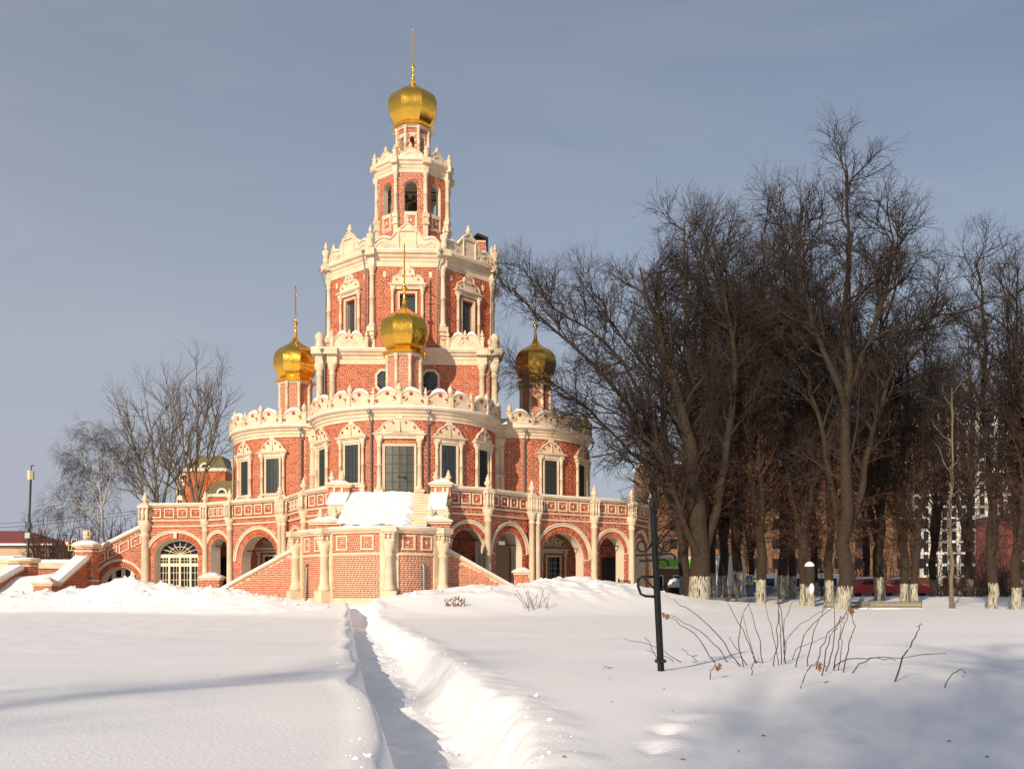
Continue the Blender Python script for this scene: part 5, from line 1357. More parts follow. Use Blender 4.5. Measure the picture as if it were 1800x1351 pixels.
# thin young tree and the broken stump
B = base_at(1673, 58)
build_tree('young_lime', 'thin pale young trunk between the red cars and the right edge trees', GR, 31, [([(0, 0, -.3), (.05, 0, 3), (-.1, 0, 6), (.1, 0, 9.5), (0, 0, 13)], .14, .03)],
    [(14, .3, 1, 2.6, (30, 60), 7, .09, .16, .05, .015, 5), (7, .15, 1, 1.2, (28, 60), 5, .05, .2, .02, .008, 3), (6, .15, 1, .5, (28, 60), 4, .05, .2, .009, .005, 3)], 'poplar', loc=B)
B = base_at(1423, 66)
sp = thing('tree_stump', 'short thick broken trunk with a snow cap and a snow patch on its side', 'stump', B)
part('trunk', MB().lathe((0, 0, -.3), [(.40, 0), (.36, .6), (.34, 1.4), (.33, 2.2), (.36, 2.9), (.25, 3.2), (.05, 3.3)], 12), 'bark_w', sp)
part('snow_cap', MB().lathe((0, 0, 2.85), [(.34, 0), (.3, .15), (.18, .28), (.02, .33)], 10), 'snow', sp)
part('snow_patch', MB().lathe((.05, -.30, 1.0), [(.03, 0), (.14, .15), (.17, .4), (.14, .62), (.03, .75)], 8), 'snow', sp)

# left background: poplars and a birch
POP = [(12, .2, 1.0, 6.0, (20, 45), 9, .10, .09, .09, .025, 6), (7, .2, 1.0, 2.9, (22, 48), 6, .08, .11, .032, .014, 4), (4, .15, 1.0, 1.5, (25, 50), 4, .06, .12, .017, .011, 3)]
GP_ = 'bare trees behind the left terrace'
B = (*px(352, 98), .4)
build_tree('poplar_tree', 'tall bare poplar rising behind the left terrace beside the apartment tower', GP_, 41,
    [(pxline(B, 98, [(352, 1040), (347, 900), (343, 840), (345, 780), (350, 700), (345, 672)]), .28, .04), (pxline(B, 98, [(347, 900), (330, 830), (318, 760), (300, 700)]), .17, .03), (pxline(B, 98, [(347, 880), (368, 800), (382, 730), (390, 690)]), .16, .03), (pxline(B, 98, [(350, 920), (310, 850), (280, 800)]), .15, .03)], POP, 'poplar', 'twig_pop', loc=B)
B = (*px(283, 104), .4)
build_tree('poplar_tree', 'broad bare poplar between the birch and the apartment tower', GP_, 42,
    [(pxline(B, 104, [(283, 1040), (280, 900), (272, 830), (265, 770), (258, 705)]), .28, .04), (pxline(B, 104, [(281, 910), (298, 830), (305, 760), (300, 700)]), .19, .03), (pxline(B, 104, [(280, 890), (250, 830), (232, 770), (215, 740)]), .16, .03), (pxline(B, 104, [(281, 930), (258, 880), (235, 840), (218, 810)]), .13, .03)], POP, 'poplar', 'twig_pop', loc=B)
BIR = [(16, .2, 1.0, 4.2, (35, 65), 8, .03, .12, .06, .018, 5), (8, .2, 1.0, 1.9, (25, 60), 6, -.10, .16, .018, .008, 3), (8, .15, 1.0, 1.3, (20, 60), 6, -.30, .14, .009, .006, 3)]
B = (*px(180, 92), .4)
build_tree('birch_tree', 'birch with white trunk and drooping twigs above the big brick pier', GP_, 43,
    [(pxline(B, 92, [(182, 1040), (181, 940), (178, 860), (172, 800), (164, 757)]), .22, .03), (pxline(B, 92, [(180, 900), (160, 850), (140, 800), (126, 790)]), .10, .02), (pxline(B, 92, [(180, 890), (196, 840), (200, 790), (192, 765)]), .10, .02), (pxline(B, 92, [(180, 920), (150, 895), (120, 882), (102, 885)]), .09, .02)], BIR, 'birch', 'twig_birch', loc=B)
# distant brown copse behind the house: many small trees that read as one mass
t = Tree(51); lines = []
q = np.random.default_rng(5)
for k in range(200):
    X, Y = px(q.uniform(60, 300), q.uniform(112, 128)); h = q.uniform(5.5, 11)
    lines.append(([(X, Y, .3), (X + q.normal(0, .4), Y, h * .5), (X + q.normal(0, .8), Y, h)], .10, .02))
for k in range(40):
    X, Y = px(q.uniform(-60, 90), q.uniform(112, 122)); h = q.uniform(2.5, 5)
    lines.append(([(X, Y, .3), (X + q.normal(0, .4), Y, h * .5), (X + q.normal(0, .8), Y, h)], .08, .02))
m0 = t.stems(lines); c1 = t.spawn(m0, 8, .1, 1, 2.4, (25, 70), 5, .1, .2, .04, .015); c2 = t.spawn(c1, 6, .1, 1, 1.0, (25, 70), 4, .05, .2, .02, .012)
V, F = Tree.tubes([(*m0, 4), (*c1, 3), (*c2, 3)])
o = link('copse', np_mesh('copse', V, F, False), 'twig_red'); tag(o, 'brown thicket of small bare trees behind the low house', 'thicket', kind='stuff')
# thicket of suckers behind the lime grove
t = Tree(52); lines = []
for k in range(330):
    X, Y = px(q.uniform(1250, 1850), q.uniform(122, 142)); h = q.uniform(5, 14)
    if k % 5 == 0: X, Y = px(q.uniform(1640, 1850), q.uniform(84, 100)); h = q.uniform(2, 4.5)
    lines.append(([(X, Y, .3), (X + q.normal(0, .7), Y + q.normal(0, .5), h * .5), (X + q.normal(0, 1.2), Y, h)], .05, .015))
m0 = t.stems(lines); c1 = t.spawn(m0, 9, .1, 1, 2.1, (25, 75), 5, .06, .25, .03, .011); c2 = t.spawn(c1, 6, .1, 1, 1.0, (25, 70), 3, .04, .25, .014, .008)
V, F = Tree.tubes([(*m0, 4), (*c1, 3), (*c2, 3)])
o = link('undergrowth', np_mesh('undergrowth', V, F, False), 'twig_red'); tag(o, 'dense brown undergrowth of bare shoots behind the lime grove', 'undergrowth', kind='stuff')
# trees on the near side of the lawn, outside the frame, whose shadows fall on the foreground snow
for i, (x, y, k, rz, s, lab) in enumerate(((-23, -30, 1, .3, 1.0, 'first along the lawn edge'), (-11, -23.5, 1, 4.0, .95, 'close to the path'))):
    o = copy_tree(protos[k], (x, y, .4), rz, s, 'lime tree behind the viewer, ' + lab)
    for ch in list(o.children):
        if ch.name.startswith(('shoots', 'dead_leaves')): bpy.data.objects.remove(ch)
# ------------------------------------------------------------------ background buildings
M['peach'] = mat('peach_render', (.50, .36, .25), .9, noise=(1, .1)); M['roof_red'] = mat('red_tin_roof', (.22, .055, .04), .6, noise=(1, .15))
M['orange_brick'] = mat('orange_brick_wall', (.46, .115, .04), .9, noise=(3, .12)); M['cream'] = mat('cream_render', (.62, .56, .45), .9, noise=(1, .1))
M['roof_green'] = mat('green_tin_roof', (.15, .125, .05), .6, noise=(1, .15)); M['white_panel'] = mat('white_facade', (.62, .58, .52), .8, noise=(.5, .08))
M['tan'] = mat('tan_brick_wall', (.21, .115, .065), .9, noise=(2, .15)); M['frame_w'] = mat('white_frame', (.75, .74, .72), .6)
M['green'] = mat('bright_green_fascia', (.20, .72, .03), .5); M['red_paint'] = mat('red_car_paint', (.55, .015, .01), .3, spec=.6); M['blue_paint'] = mat('blue_paint', (.02, .10, .38), .35)
M['white_paint'] = mat('white_paint', (.78, .78, .76), .5); M['rubber'] = mat('tyre_rubber', (.02, .02, .02), .9); M['wood'] = mat('grey_wood', (.20, .17, .12), .9, noise=(6, .3))
M['yellow'] = mat('sign_yellow', (.75, .62, .05), .5); M['sign_red'] = mat('sign_red', (.6, .03, .03), .5); M['antenna'] = mat('antenna_plastic', (.55, .50, .30), .6); M['orange'] = mat('orange_paint', (.55, .22, .04), .6)
M['fence'] = mat('olive_fence', (.26, .25, .17), .8, noise=(4, .2))
def windows(parent, F, cols, zs, hw, h, prefix=0.0, frame=True, mat_='glass'):
    me = MB().box(WORLD, -hw, hw, -.02, .04, 0, h).mesh('window'); me.materials.append(M[mat_])
    fm = MB().box(WORLD, -hw - .09, -hw, 0, .09, 0, h).box(WORLD, hw, hw + .09, 0, .09, 0, h).box(WORLD, -.04, .04, .03, .09, 0, h).box(WORLD, -hw - .09, hw + .09, 0, .09, h, h + .09).box(WORLD, -hw - .12, hw + .12, 0, .16, -.09, 0).mesh('frame'); fm.materials.append(M['frame_w'])
    ang = math.atan2(F.t[1], F.t[0])
    for u in cols:
        for z in zs:
            o = bpy.data.objects.new('window', me); COL.objects.link(o); o.parent = parent; o.location = tuple(F(u, 0, z)); o.rotation_euler = (0, 0, ang)
            if frame:
                f = bpy.data.objects.new('frame', fm); COL.objects.link(f); f.parent = o
# low peach house, far left
h = thing('house', 'low peach house with a red hipped tin roof at the far left', 'house', (0, 0, 0))
x0, x1, y0, y1 = -84, -60.3, 130, 142; F = Frame((x0, y0), (0, -1)); W = x1 - x0
part('wall', MB().box(F, 0, W, -(y1 - y0), 0, 0, 7.7), 'peach', h)
part('roof', MB().add([(x0 - .8, y0 - .8, 7.7), (x1 + .8, y0 - .8, 7.7), (x1 + .8, y1 + .8, 7.7), (x0 - .8, y1 + .8, 7.7), (x0 + 5, 136, 10.0), (x1 - 6, 136, 10.0)], [(0, 1, 5, 4), (1, 2, 5), (2, 3, 4, 5), (3, 0, 4), (3, 2, 1, 0)]), 'roof_red', h)
part('snow_cap', MB().box(F, -.7, W + .8, .3, .85, 7.72, 7.95), 'snow', h)
windows(h, F, [1.9 + 2.9 * k for k in range(8)], [1.6, 4.6], .55, 1.7)
part('downpipe', MB().tube([F(W - .15, .1, 7.6), F(W - .15, .1, .3)], .1, 6), 'zinc', h)
# apartment tower with stepped green roofs
ap = thing('apartment_tower', 'stepped orange brick apartment tower with green mansard roofs behind the poplars', 'building', (0, 0, 0))
def block(xa, xb, d, ztop, rh, nf):
    A = px(xa, d)[0]; Bx = px(xb, d)[0]; F = Frame((A, d), (0, -1)); W = Bx - A
    w = part('wall', MB().box(F, 0, W, -14, 0, 0, ztop), 'orange_brick', ap)
    part('cornice', MB().box(F, -.4, W + .4, -14.2, .5, ztop, ztop + 1.0), 'cream', w)
    part('roof', MB().add([F(-.5, .6, ztop + 1), F(W + .5, .6, ztop + 1), F(W + .5, -14, ztop + 1), F(-.5, -14, ztop + 1), F(2.8, -2.5, ztop + 1 + rh * .8), F(W - 2.0, -2.5, ztop + 1 + rh * .8), F(W - 2.0, -11, ztop + 1 + rh * .8), F(2.8, -11, ztop + 1 + rh * .8)], [(0, 1, 5, 4), (1, 2, 6, 5), (2, 3, 7, 6), (3, 0, 4, 7), (4, 5, 6, 7), (3, 2, 1, 0)]), 'roof_green', w)
    c = W * .5; D = MB(); arc_band(D, F, c, ztop + 1.0, 1.0, 1.6, -.6, .75, 0, math.pi, 12)
    part('dormer', D, 'cream', w); part('dormer_pane', MB().prism(F, circ(c, ztop + 1.6, .95, 10), .2, .3), 'glass', w)
    return w, F, W
for xa, xb, d, zt, rh in ((326, 396, 300, 38.0, 5.0), (362, 420, 292, 29.5, 5.0), (376, 432, 284, 22.5, 4.5)):
    block(xa, xb, d, zt, rh, 8)
wl, F, W = block(309, 342, 302, 35.0, 5.0, 10)
part('bay', MB().box(F, .6, W - .6, .004, 1.2, 2, 34.6), 'cream', wl)
Fb = Frame((F.p[0], F.p[1] - 1.2), (0, -1)); windows(ap, Fb, [1.6, W - 1.6], [6 + 3.1 * k for k in range(9)], .7, 1.7)
part('red_strip', MB().box(Fb, W / 2 - .45, W / 2 + .45, .0, .06, 2, 34), 'orange_brick', wl)
A = px(346, 296)[0]; F2 = Frame((A, 291.9), (0, -1)); wl2 = part('stair_bay', MB().box(F2, 0, 3.4, -8, 0, 0, 27), 'cream', ap); windows(ap, F2, [.9, 2.5], [4 + 3.1 * k for k in range(7)], .5, 1.6)
# tan block of flats behind the grove
tb = thing('apartment_block', 'long tan brick apartment block glimpsed behind the lime grove', 'building', (0, 0, 0))
F = Frame((19.5, 152), (-.05, -1)); W = 41
part('wall', MB().box(F, 0, W, -12, 0, 0, 21), 'tan', tb); part('roof', MB().box(F, -.4, W + .4, -12.4, .4, 21, 21.5), 'snow', tb)
windows(tb, F, [2 + 3.1 * k for k in range(14)], [2.2 + 3.0 * k for k in range(6)], .6, 1.5, frame=False)
# white high-rise
hr = thing('high_rise', 'white modern high rise with tall dark windows at the right edge', 'building', (0, 0, 0))
F = Frame((px(1570, 262)[0], 262), (-.10, -1)); W = 42; H = 48.5
part('wall', MB().box(F, 0, W, -18, 0, 0, H), 'white_panel', hr)
windows(hr, F, [1.3 + 2.35 * k for k in range(17)], [3.0 + 3.05 * k for k in range(15)], .62, 2.35, frame=False)
for k in range(0, 15, 3): part('ledge', MB().box(F, 0, W, 0, .25, 2.35 + 3.05 * k, 2.7 + 3.05 * k), 'frame_w', hr)
for k in range(0, 18, 3): part('pier', MB().box(F, .0 + 2.35 * k - .1, .0 + 2.35 * k + .35, 0, .35, 0, H + .4), 'white_panel', hr)
rb = thing('red_building', 'low dark red brick building below the high rise at the right edge', 'building', (0, 0, 0))
F = Frame((px(1772, 170)[0], 170), (0, -1)); part('wall', MB().box(F, 0, 26, -12, 0, 0, 15), 'roof_red', rb); part('roof', MB().box(F, -.3, 26.3, -12.3, .3, 15, 15.6), 'snow', rb)
windows(rb, F, [2 + 3 * k for k in range(8)], [2 + 3.2 * k for k in range(4)], .8, 1.7)
# shop with green fascia
sh = thing('shop', 'low brown shop with bright green fascia under snow right of the church', 'shop', (0, 0, 0))
F = Frame((px(1096, 96)[0], 96), (0, -1)); W = 8.6
part('wall', MB().box(F, 0, W, -8, 0, 0, 4.0), 'tan', sh); part('fascia', MB().box(F, -.2, W + .2, -.5, .6, 4.05, 4.80), 'green', sh); part('trim', MB().box(F, -.25, W + .25, -.5, .65, 3.9, 4.04), 'frame_w', sh)
part('snow_roof', MB().box(F, -.2, W + .2, -8, .5, 4.81, 5.05), 'snow', sh); windows(sh, F, [1.6, 3.2, 5.4], [1.7], .55, 1.5)
part('doorway', MB().box(F, .1, .7, 0, .05, .3, 3.7), 'black', sh)
# marquee
mq = thing('marquee', 'white marquee tent with steep sides behind the iron fence', 'tent', (0, 0, 0))
F = Frame((px(1236, 93)[0], 93), (0, -1)); part('side_wall', MB().prism(F, [(0, .3), (4.15, .3), (3.75, 4.75), (.3, 4.75)], -3.5, 0), 'white_paint', mq)
part('roof', MB().prism(F, [(.25, 4.76), (3.8, 4.76), (3.4, 5.0), (.6, 5.0)], -3.4, -.05), 'snow', mq)
for u in (1.35, 2.75): part('seam', MB().box(F, u, u + .05, 0, .03, .4, 4.6), 'zinc', mq)
# covered statue with snow cap
cs = thing('wrapped_monument', 'dark wrapped monument with a rounded snow cap behind the grove', 'monument', (*px(1186, 80), .3))
part('body', MB().lathe((0, 0, 0), [(.62, 0), (.68, .6), (.60, 1.3), (.55, 1.8), (.3, 2.1)], 9), 'black', cs); part('snow_cap', MB().lathe((0, 0, 1.72), [(.58, 0), (.56, .35), (.40, .62), (.05, .75)], 9), 'snow', cs)
# vehicles
def car(name, label, x, y, rz, paint, L=4.3, group='cars parked beyond the fence'):
    c = thing(name, label, 'car', (x, y, gh(x, y) - .08), rz, group); c.scale = (1.15, 1.15, 1.15); F = Frame((0, 0), (0, -1)); hl = L / 2
    body = [(-hl, .35), (-hl, .75), (-hl + .15, .95), (-hl + .9, 1.0), (-hl + 1.25, 1.45), (-.1, 1.52), (.75, 1.45), (1.25, 1.0), (hl - .2, .88), (hl, .70), (hl, .35)]
    m = MB().prism(F, body, -.82, .82)
    part('body', m, paint, c)
    part('side_window', MB().prism(F, [(-hl + 1.1, 1.03), (-hl + 1.4, 1.38), (.65, 1.38), (1.05, 1.03)], -.84, .84), 'glass', c)
    part('windscreen', MB().add([(1.27, -.7, 1.02), (1.27, .7, 1.02), (.80, .66, 1.43), (.80, -.66, 1.43)], [(0, 1, 2, 3)]), 'glass', c)
    for sx in (-hl + .85, hl - .85):
        for sy in (-.8, .62):
            w = MB(); V = [(sx + .31 * math.cos(a), sy + e, .31 + .31 * math.sin(a)) for e in (0, .18) for a in np.linspace(0, 2 * math.pi, 14, endpoint=False)]
            w.add(V, [tuple(range(14)), tuple(range(27, 13, -1))] + [(i, (i + 1) % 14, 14 + (i + 1) % 14, 14 + i) for i in range(14)])
            part('wheel', w, 'rubber', c)
    for sy in (-.6, .6): part('headlight', MB().box(F, hl - .03, hl + .03, sy - .16, sy + .16, .62, .76), 'frame_w', c)
    part('snow_cap', MB().prism(F, [(-hl + 1.2, 1.47), (-.1, 1.53), (.75, 1.46), (.6, 1.6), (-.1, 1.68), (-hl + 1.4, 1.6)], -.72, .72), 'snow', c)
    part('bonnet_snow', MB().prism(F, [(1.35, 1.0), (hl - .2, .89), (hl - .25, .97), (1.4, 1.1)], -.7, .7), 'snow', c)
    return c
car('parked_car', 'red car with snow on its roof, left one of the two', px(1524, 94)[0], 94, .25, 'red_paint'); car('parked_car', 'red car half hidden by the lime trunks, right one of the two', px(1588, 94.5)[0], 94.5, -.2, 'red_paint')
car('parked_car', 'small dark blue car behind the fence under the yellow sign', px(1318, 112)[0], 112, .1, 'blue_paint')
bs = thing('bus', 'long white bus with a blue stripe behind the grove', 'bus', (px(1398, 120)[0], 120, 1.0)); F = Frame((0, 0), (0, -1))
part('body', MB().box(F, -5.6, 5.6, -2.4, 0, .4, 2.7), 'white_paint', bs); part('stripe', MB().box(F, -5.6, 5.6, 0, .02, .75, 1.05), 'blue_paint', bs); part('snow_roof', MB().box(F, -5.5, 5.5, -2.3, -.1, 2.71, 2.85), 'snow', bs)
for k in range(7): part('window', MB().box(F, -5.2 + 1.5 * k, -4.0 + 1.5 * k, 0, .02, 1.3, 2.3), 'glass', bs)
for u in (-3.8, 3.6): part('wheel', MB().prism(F, circ(u, .42, .42, 14), -.3, .03), 'rubber', bs)
ob = thing('container', 'orange container beyond the fence right of the red cars', 'container', (px(1632, 112)[0], 112, 1.0)); part('body', MB().box(F, -1.0, 1.0, -2, 0, 0, 2.3), 'orange', ob)
for k in range(5): part('rib', MB().box(F, -.9 + .4 * k, -.8 + .4 * k, 0, .05, .1, 2.2), 'orange', ob)
# fences
def fence(name, label, pts, h, step, material, rails=(.2, .85), r=.018, flat=False):
    f = thing(name, label, 'fence', (0, 0, 0)); pk = MB(); n = 0
    for a, b in zip(pts[:-1], pts[1:]):
        Fs, L = seg_frame(a, b); zb = gh(*b) - .1
        for u in np.arange(0, L, step):
            if flat: pk.box(Fs, u, u + step * .62, 0, .02, zb, zb + h)
            else: pk.lathe(tuple(Fs(u, 0, zb)), [(r, 0), (r, h - .1), (r * 1.8, h - .09), (.002, h)], 4, 0, False)
        for k in rails: part('rail', MB().box(Fs, 0, L, -.03, -.001, zb + h * k, zb + h * k + .05), material, f)
        for u in np.arange(0, L + .1, 2.5): part('post', MB().box(Fs, u - .04, u + .04, -.08, -.03, zb - .4, zb + h + .06), material, f)
    part('pickets', pk, material, f)['kind'] = 'stuff'
fence('iron_fence', 'black iron railing in front of the marquee', [px(1110, 86), px(1330, 88)], 1.15, .16, 'black')
fence('picket_fence', 'weathered olive picket fence along the street behind the grove', [px(1330, 99), px(1860, 99)], 1.15, .17, 'fence', flat=True)
fence('iron_fence', 'short black railing against the terrace corner column', [px(1089, 58.5), px(1112, 60)], 1.6, .16, 'black')
# street furniture
def bench(x, y, label):
    b = thing('park_bench', label, 'bench', (x, y, gh(x, y) - .12), -.03, 'benches under the limes'); F = Frame((0, 0), (0, -1))
    for k, z in enumerate((.10, .30)): part('back_slat', MB().box(F, -1.55, 1.55, -.05, 0, z + .10, z + .25), 'wood', b)
    part('seat', MB().box(F, -1.55, 1.55, 0, .45, .02, .08), 'wood', b)
    part('snow_cap', MB().box(F, -1.5, 1.5, .02, .44, .085, .16), 'snow', b)
    for s in (-1.6, 1.6): part('leg', MB().tube([F(s, -.1, -.4), F(s, -.08, .5), F(s, 0, .58), F(s, .05, .5)], .025, 6), 'zinc', b)
    part('top_rail', MB().tube([F(-1.6, -.05, .58), F(1.6, -.05, .58)], .022, 6), 'zinc', b)
bench(*px(1574, 60.5), 'grey park bench half buried in snow, right one by the tallest lime'); bench(*px(1492, 63.0), 'grey park bench in shade directly right of the tallest lime trunk')
sg = thing('crossing_sign', 'yellow bordered pedestrian crossing sign among the trunks', 'sign', (*px(1317, 92), .4)); F = Frame((0, 0), (0, -1))
part('pole', MB().lathe((0, .05, 0), [(.04, 0), (.04, 2.7)], 6), 'zinc', sg); part('board', MB().box(F, -.38, .38, 0, .03, 1.95, 2.85), 'yellow', sg); part('plate', MB().box(F, -.26, .26, .031, .04, 2.10, 2.72), 'blue_paint', sg)
part('triangle', MB().prism(F, [(-.2, 2.2), (.2, 2.2), (0, 2.62)], .041, .05), 'white_paint', sg); part('figure', MB().prism(F, [(-.08, 2.22), (-.02, 2.36), (.06, 2.22), (.1, 2.22), (.03, 2.42), (0, 2.5), (-.04, 2.42), (-.12, 2.22)], .051, .056), 'black', sg)
lp_ = thing('street_lantern', 'old style black lantern post between two lime trunks', 'lamp post', (*px(1444, 84), 1.0))
part('post', MB().lathe((0, 0, -.2), [(.14, 0), (.14, .3), (.07, .4), (.05, 1.9), (.07, 1.95), (.04, 2.0)], 8), 'black', lp_); part('lantern', MB().lathe((0, 0, 1.8), [(.10, 0), (.20, .45), (.20, .48)], 6, 0, False), 'antenna', lp_); part('cap', MB().lathe((0, 0, 2.28), [(.27, 0), (.12, .18), (.03, .3)], 6, 0, False), 'black', lp_)
# mast with antennas, left
d = 92; bx, by = px(45, d); ms = thing('antenna_mast', 'tall dark mast with three pale antenna panels at the top left', 'mast', (bx, by, 0)); tx = px(54.5, d)[0] - bx
def mz(y): return EYE + (HY - y) / FPX * d
def mxx(z): return tx * z / mz(835)
part('pole', MB().tube([(0, 0, 0), (mxx(5), 0, 5), (mxx(9), 0, 9), (mxx(mz(835)), 0, mz(835))], [.16, .13, .11, .09], 8), 'iron', ms)
for k, a in enumerate((-1.9, -.9, .6)):
    z = mz(843); part('antenna_panel', MB().box(Frame((mxx(z) + .16 * math.cos(a), .16 * math.sin(a)), (math.cos(a), math.sin(a))), -.13, .13, 0, .12, z, z + .85), 'antenna', ms)
z = mz(822); part('top_rod', MB().tube([(mxx(z), 0, mz(830)), (mxx(z), 0, mz(817))], .05, 6).box(WORLD, mxx(z) - .05, mxx(z) + .22, -.06, .06, mz(819.5), mz(817)), 'iron', ms)
for y_ in (926, 921, 938, 943): z = mz(y_); part('equipment_box', MB().box(WORLD, mxx(z) - .24, mxx(z) + .20, -.1, .25, z - .14, z + .12), 'zinc' if y_ > 930 else 'iron', ms)
# traffic light and give-way sign
tl = thing('traffic_light', 'traffic light with yellow edged black plates and a give way triangle', 'traffic light', (*px(128, 105), 0)); F = Frame((0, 0), (0, -1)); k = 105 / FPX
def Z(y): return EYE + (HY - y) * k
part('pole', MB().lathe((0, .2, 0), [(.08, 0), (.08, Z(945))], 8), 'zinc', tl)
for a, b, y0_, y1_ in ((-1, 6.5, 966, 948), (-7, 6, 966.5, 957.5)):
    m = part('backplate', MB().box(F, a * k, b * k, 0 if a > -3 else .03, .03 if a > -3 else .06, Z(y0_), Z(y1_)), 'black', tl); e = .05
    part('border', MB().box(F, a * k - e, a * k, .0, .07, Z(y0_) - e, Z(y1_) + e).box(F, b * k, b * k + e, .0, .07, Z(y0_) - e, Z(y1_) + e).box(F, a * k, b * k, .0, .07, Z(y0_) - e, Z(y0_)).box(F, a * k, b * k, .0, .07, Z(y1_), Z(y1_) + e), 'yellow', tl)
for y_ in (951, 956, 961): part('lamp', MB().prism(F, circ(2.7 * k, Z(y_), .11, 10), .061, .10), 'iron', tl)
part('give_way_sign', MB().prism(F, [(-14 * k, Z(951.5)), (-9.5 * k, Z(960)), (-5 * k, Z(951.5))], .08, .10), 'sign_red', tl); part('sign_face', MB().prism(F, [(-12.2 * k, Z(952.6)), (-9.5 * k, Z(957.8)), (-6.8 * k, Z(952.6))], .101, .11), 'white_paint', tl)
# overhead wires
for i, (a, b, lab) in enumerate(((px(-40, 100, 922), px(300, 110, 888), 'upper overhead wire at the left'), (px(-40, 100, 929), px(300, 110, 893), 'lower overhead wire at the left'), (px(1600, 85, 899), px(1900, 85, 929), 'overhead wire crossing the right edge of the grove'))):
    m = MB().tube([tuple(np.array(a) * (1 - t) + np.array(b) * t - np.array((0, 0, 1.2 * t * (1 - t)))) for t in np.linspace(0, 1, 12)], .022, 4)
    tag(part('overhead_wire', m, 'iron'), lab + ' above the street', 'wire')

# ------------------------------------------------------------------ foreground: wrought iron post, shrub stems, dry weeds
def ray_ground(x, y):
    """where the view ray through a photo pixel meets the snow"""
    ds = np.linspace(4, 60, 1500); X = (x - CX) / FPX * ds; zr = EYE + (HY - y) / FPX * ds; hh = ground_h(X, ds)
    i = int(np.argmax(zr < hh)); return (X[i], ds[i], hh[i])
P0 = ray_ground(1162, 1179); d = P0[1]; k = d / FPX
wp = thing('wrought_iron_post', 'leaning black iron post with scrolls and a bent bracket in the foreground snow', 'post', (P0[0], d, P0[2] - .3))
def L2(x, y, dy=0): return ((x - CX) * k - P0[0], dy, EYE + (HY - y) * k - (P0[2] - .3))
pts = [L2(1166, 1215), L2(1162, 1180), L2(1155, 1040), L2(1148, 900)]
def square_bar(mb, pts, r):
    mb.tube(pts, r * 1.32, 4, False)
m = MB(); square_bar(m, [pts[0], pts[1], pts[2], pts[3]], .033); part('shaft', m, 'black', wp)
c = L2(1161, 1161); part('collar', MB().box(WORLD, c[0] - .065, c[0] + .065, -.06, .06, c[2] - .02, c[2] + .02), 'black', wp)
for y_, a, b in ((974, 1117, 1184), (984, 1124, 1172)):
    part('cross_bar', MB().tube([L2(a, y_ + 1.5), L2((a + b) / 2, y_), L2(b - 4, y_ - 1), L2(b + 2, y_ + 3), L2(b + 3, y_ + 10)], .016, 5), 'black', wp)
for s in (-1, 1):
    cx0 = 1150
    curl = [L2(cx0 + s * 2, 945), L2(cx0 + s * 6, 958), L2(cx0 + s * 14, 968)] + [L2(cx0 + s * (22 + 7.5 * math.cos(t)), 960 + 9 * math.sin(t)) for t in np.linspace(1.6, -3.6, 14)]
    part('scroll', MB().tube(curl, .014, 5), 'black', wp)
part('bracket', MB().tube([L2(1150, 1013), L2(1128, 1013), L2(1122, 1018), L2(1121, 1028), L2(1126, 1043), L2(1134, 1047), L2(1152, 1048)], .018, 5), 'black', wp)
part('brace', MB().tube([L2(1130, 1014), L2(1150, 1034)], .012, 5), 'black', wp)
crown = MB()
for s in (-1, 1): crown.tube([L2(1148 + s * (1 + 5 * math.sin(t)), 902 - 30 * t / 3.14) for t in np.linspace(0, 3.14, 9)], .012, 5)
crown.tube([L2(1148, 900), L2(1147, 885), L2(1147, 862)], [.033, .022, .004], 6)
part('crown_scrolls', crown, 'black', wp)
M['stem'] = mat('shrub_stem', (.045, .022, .018), .7, noise=(20, .3))
stems = ['600,965 470,820 340,735', '660,962 545,835 350,735', '720,980 540,780 380,670', '740,975 690,920 640,850', '780,965 720,850 620,660', '800,965 775,830 730,690', '715,985 685,900 690,760 745,660',
 '850,980 865,800 870,690', '885,970 880,800 865,670', '900,970 890,800 860,600', '905,965 890,780 935,680', '945,985 980,830 1115,710', '995,980 1030,830 1090,690', '1030,995 1080,860 1190,720', '1060,1025 1100,860 1160,760',
 '1085,1005 1130,850 1130,720', '1120,1000 1150,860 1200,725', '1155,1010 1200,880 1220,800 1215,725', '1165,1015 1270,945 1415,948', '1090,1000 1160,935 1300,945 1640,920', '905,950 960,890 1090,845', '895,960 900,840 1000,770 1090,710',
 '960,1085 1000,990 1060,960', '540,1045 555,995 580,970', '735,1025 750,960 800,960', '475,962 330,900 150,848', '340,1005 300,920 255,850', '450,955 340,930 250,905', '510,960 460,925 415,900', '770,968 745,900 700,730', '1140,1000 1165,900 1150,740', '870,975 850,850 780,600']
def stem(parent, spec, sd, r=.0075):
    q = np.random.default_rng(sd); P = [tuple(float(v) for v in a.split(',')) for a in spec.split()]
    P = [(1040 + a / 2.647, 800 + b / 2.647) for a, b in P]; g0 = ray_ground(*P[0]); out = []
    n = len(P); lean = q.uniform(-.25, .25)
    for i, (x, y) in enumerate(P):
        dd = g0[1] + lean * i / max(1, n - 1); out.append(px(x, dd, y))
    out[0] = (out[0][0], out[0][1], out[0][2] - .12)
    u = np.linspace(0, n - 1, 11); A = np.array(out); c = np.stack([np.interp(u, np.arange(n), A[:, j]) for j in range(3)], 1)
    for _ in range(2): c[1:-1] = (c[:-2] + c[1:-1] * 2 + c[2:]) / 4
    c[1:] += q.normal(0, .010, (10, 3)); c[0] = A[0]
    return part('stem', MB().tube([tuple(v) for v in c], list(np.linspace(r, r * .45, 11)), 5), 'stem', parent), c
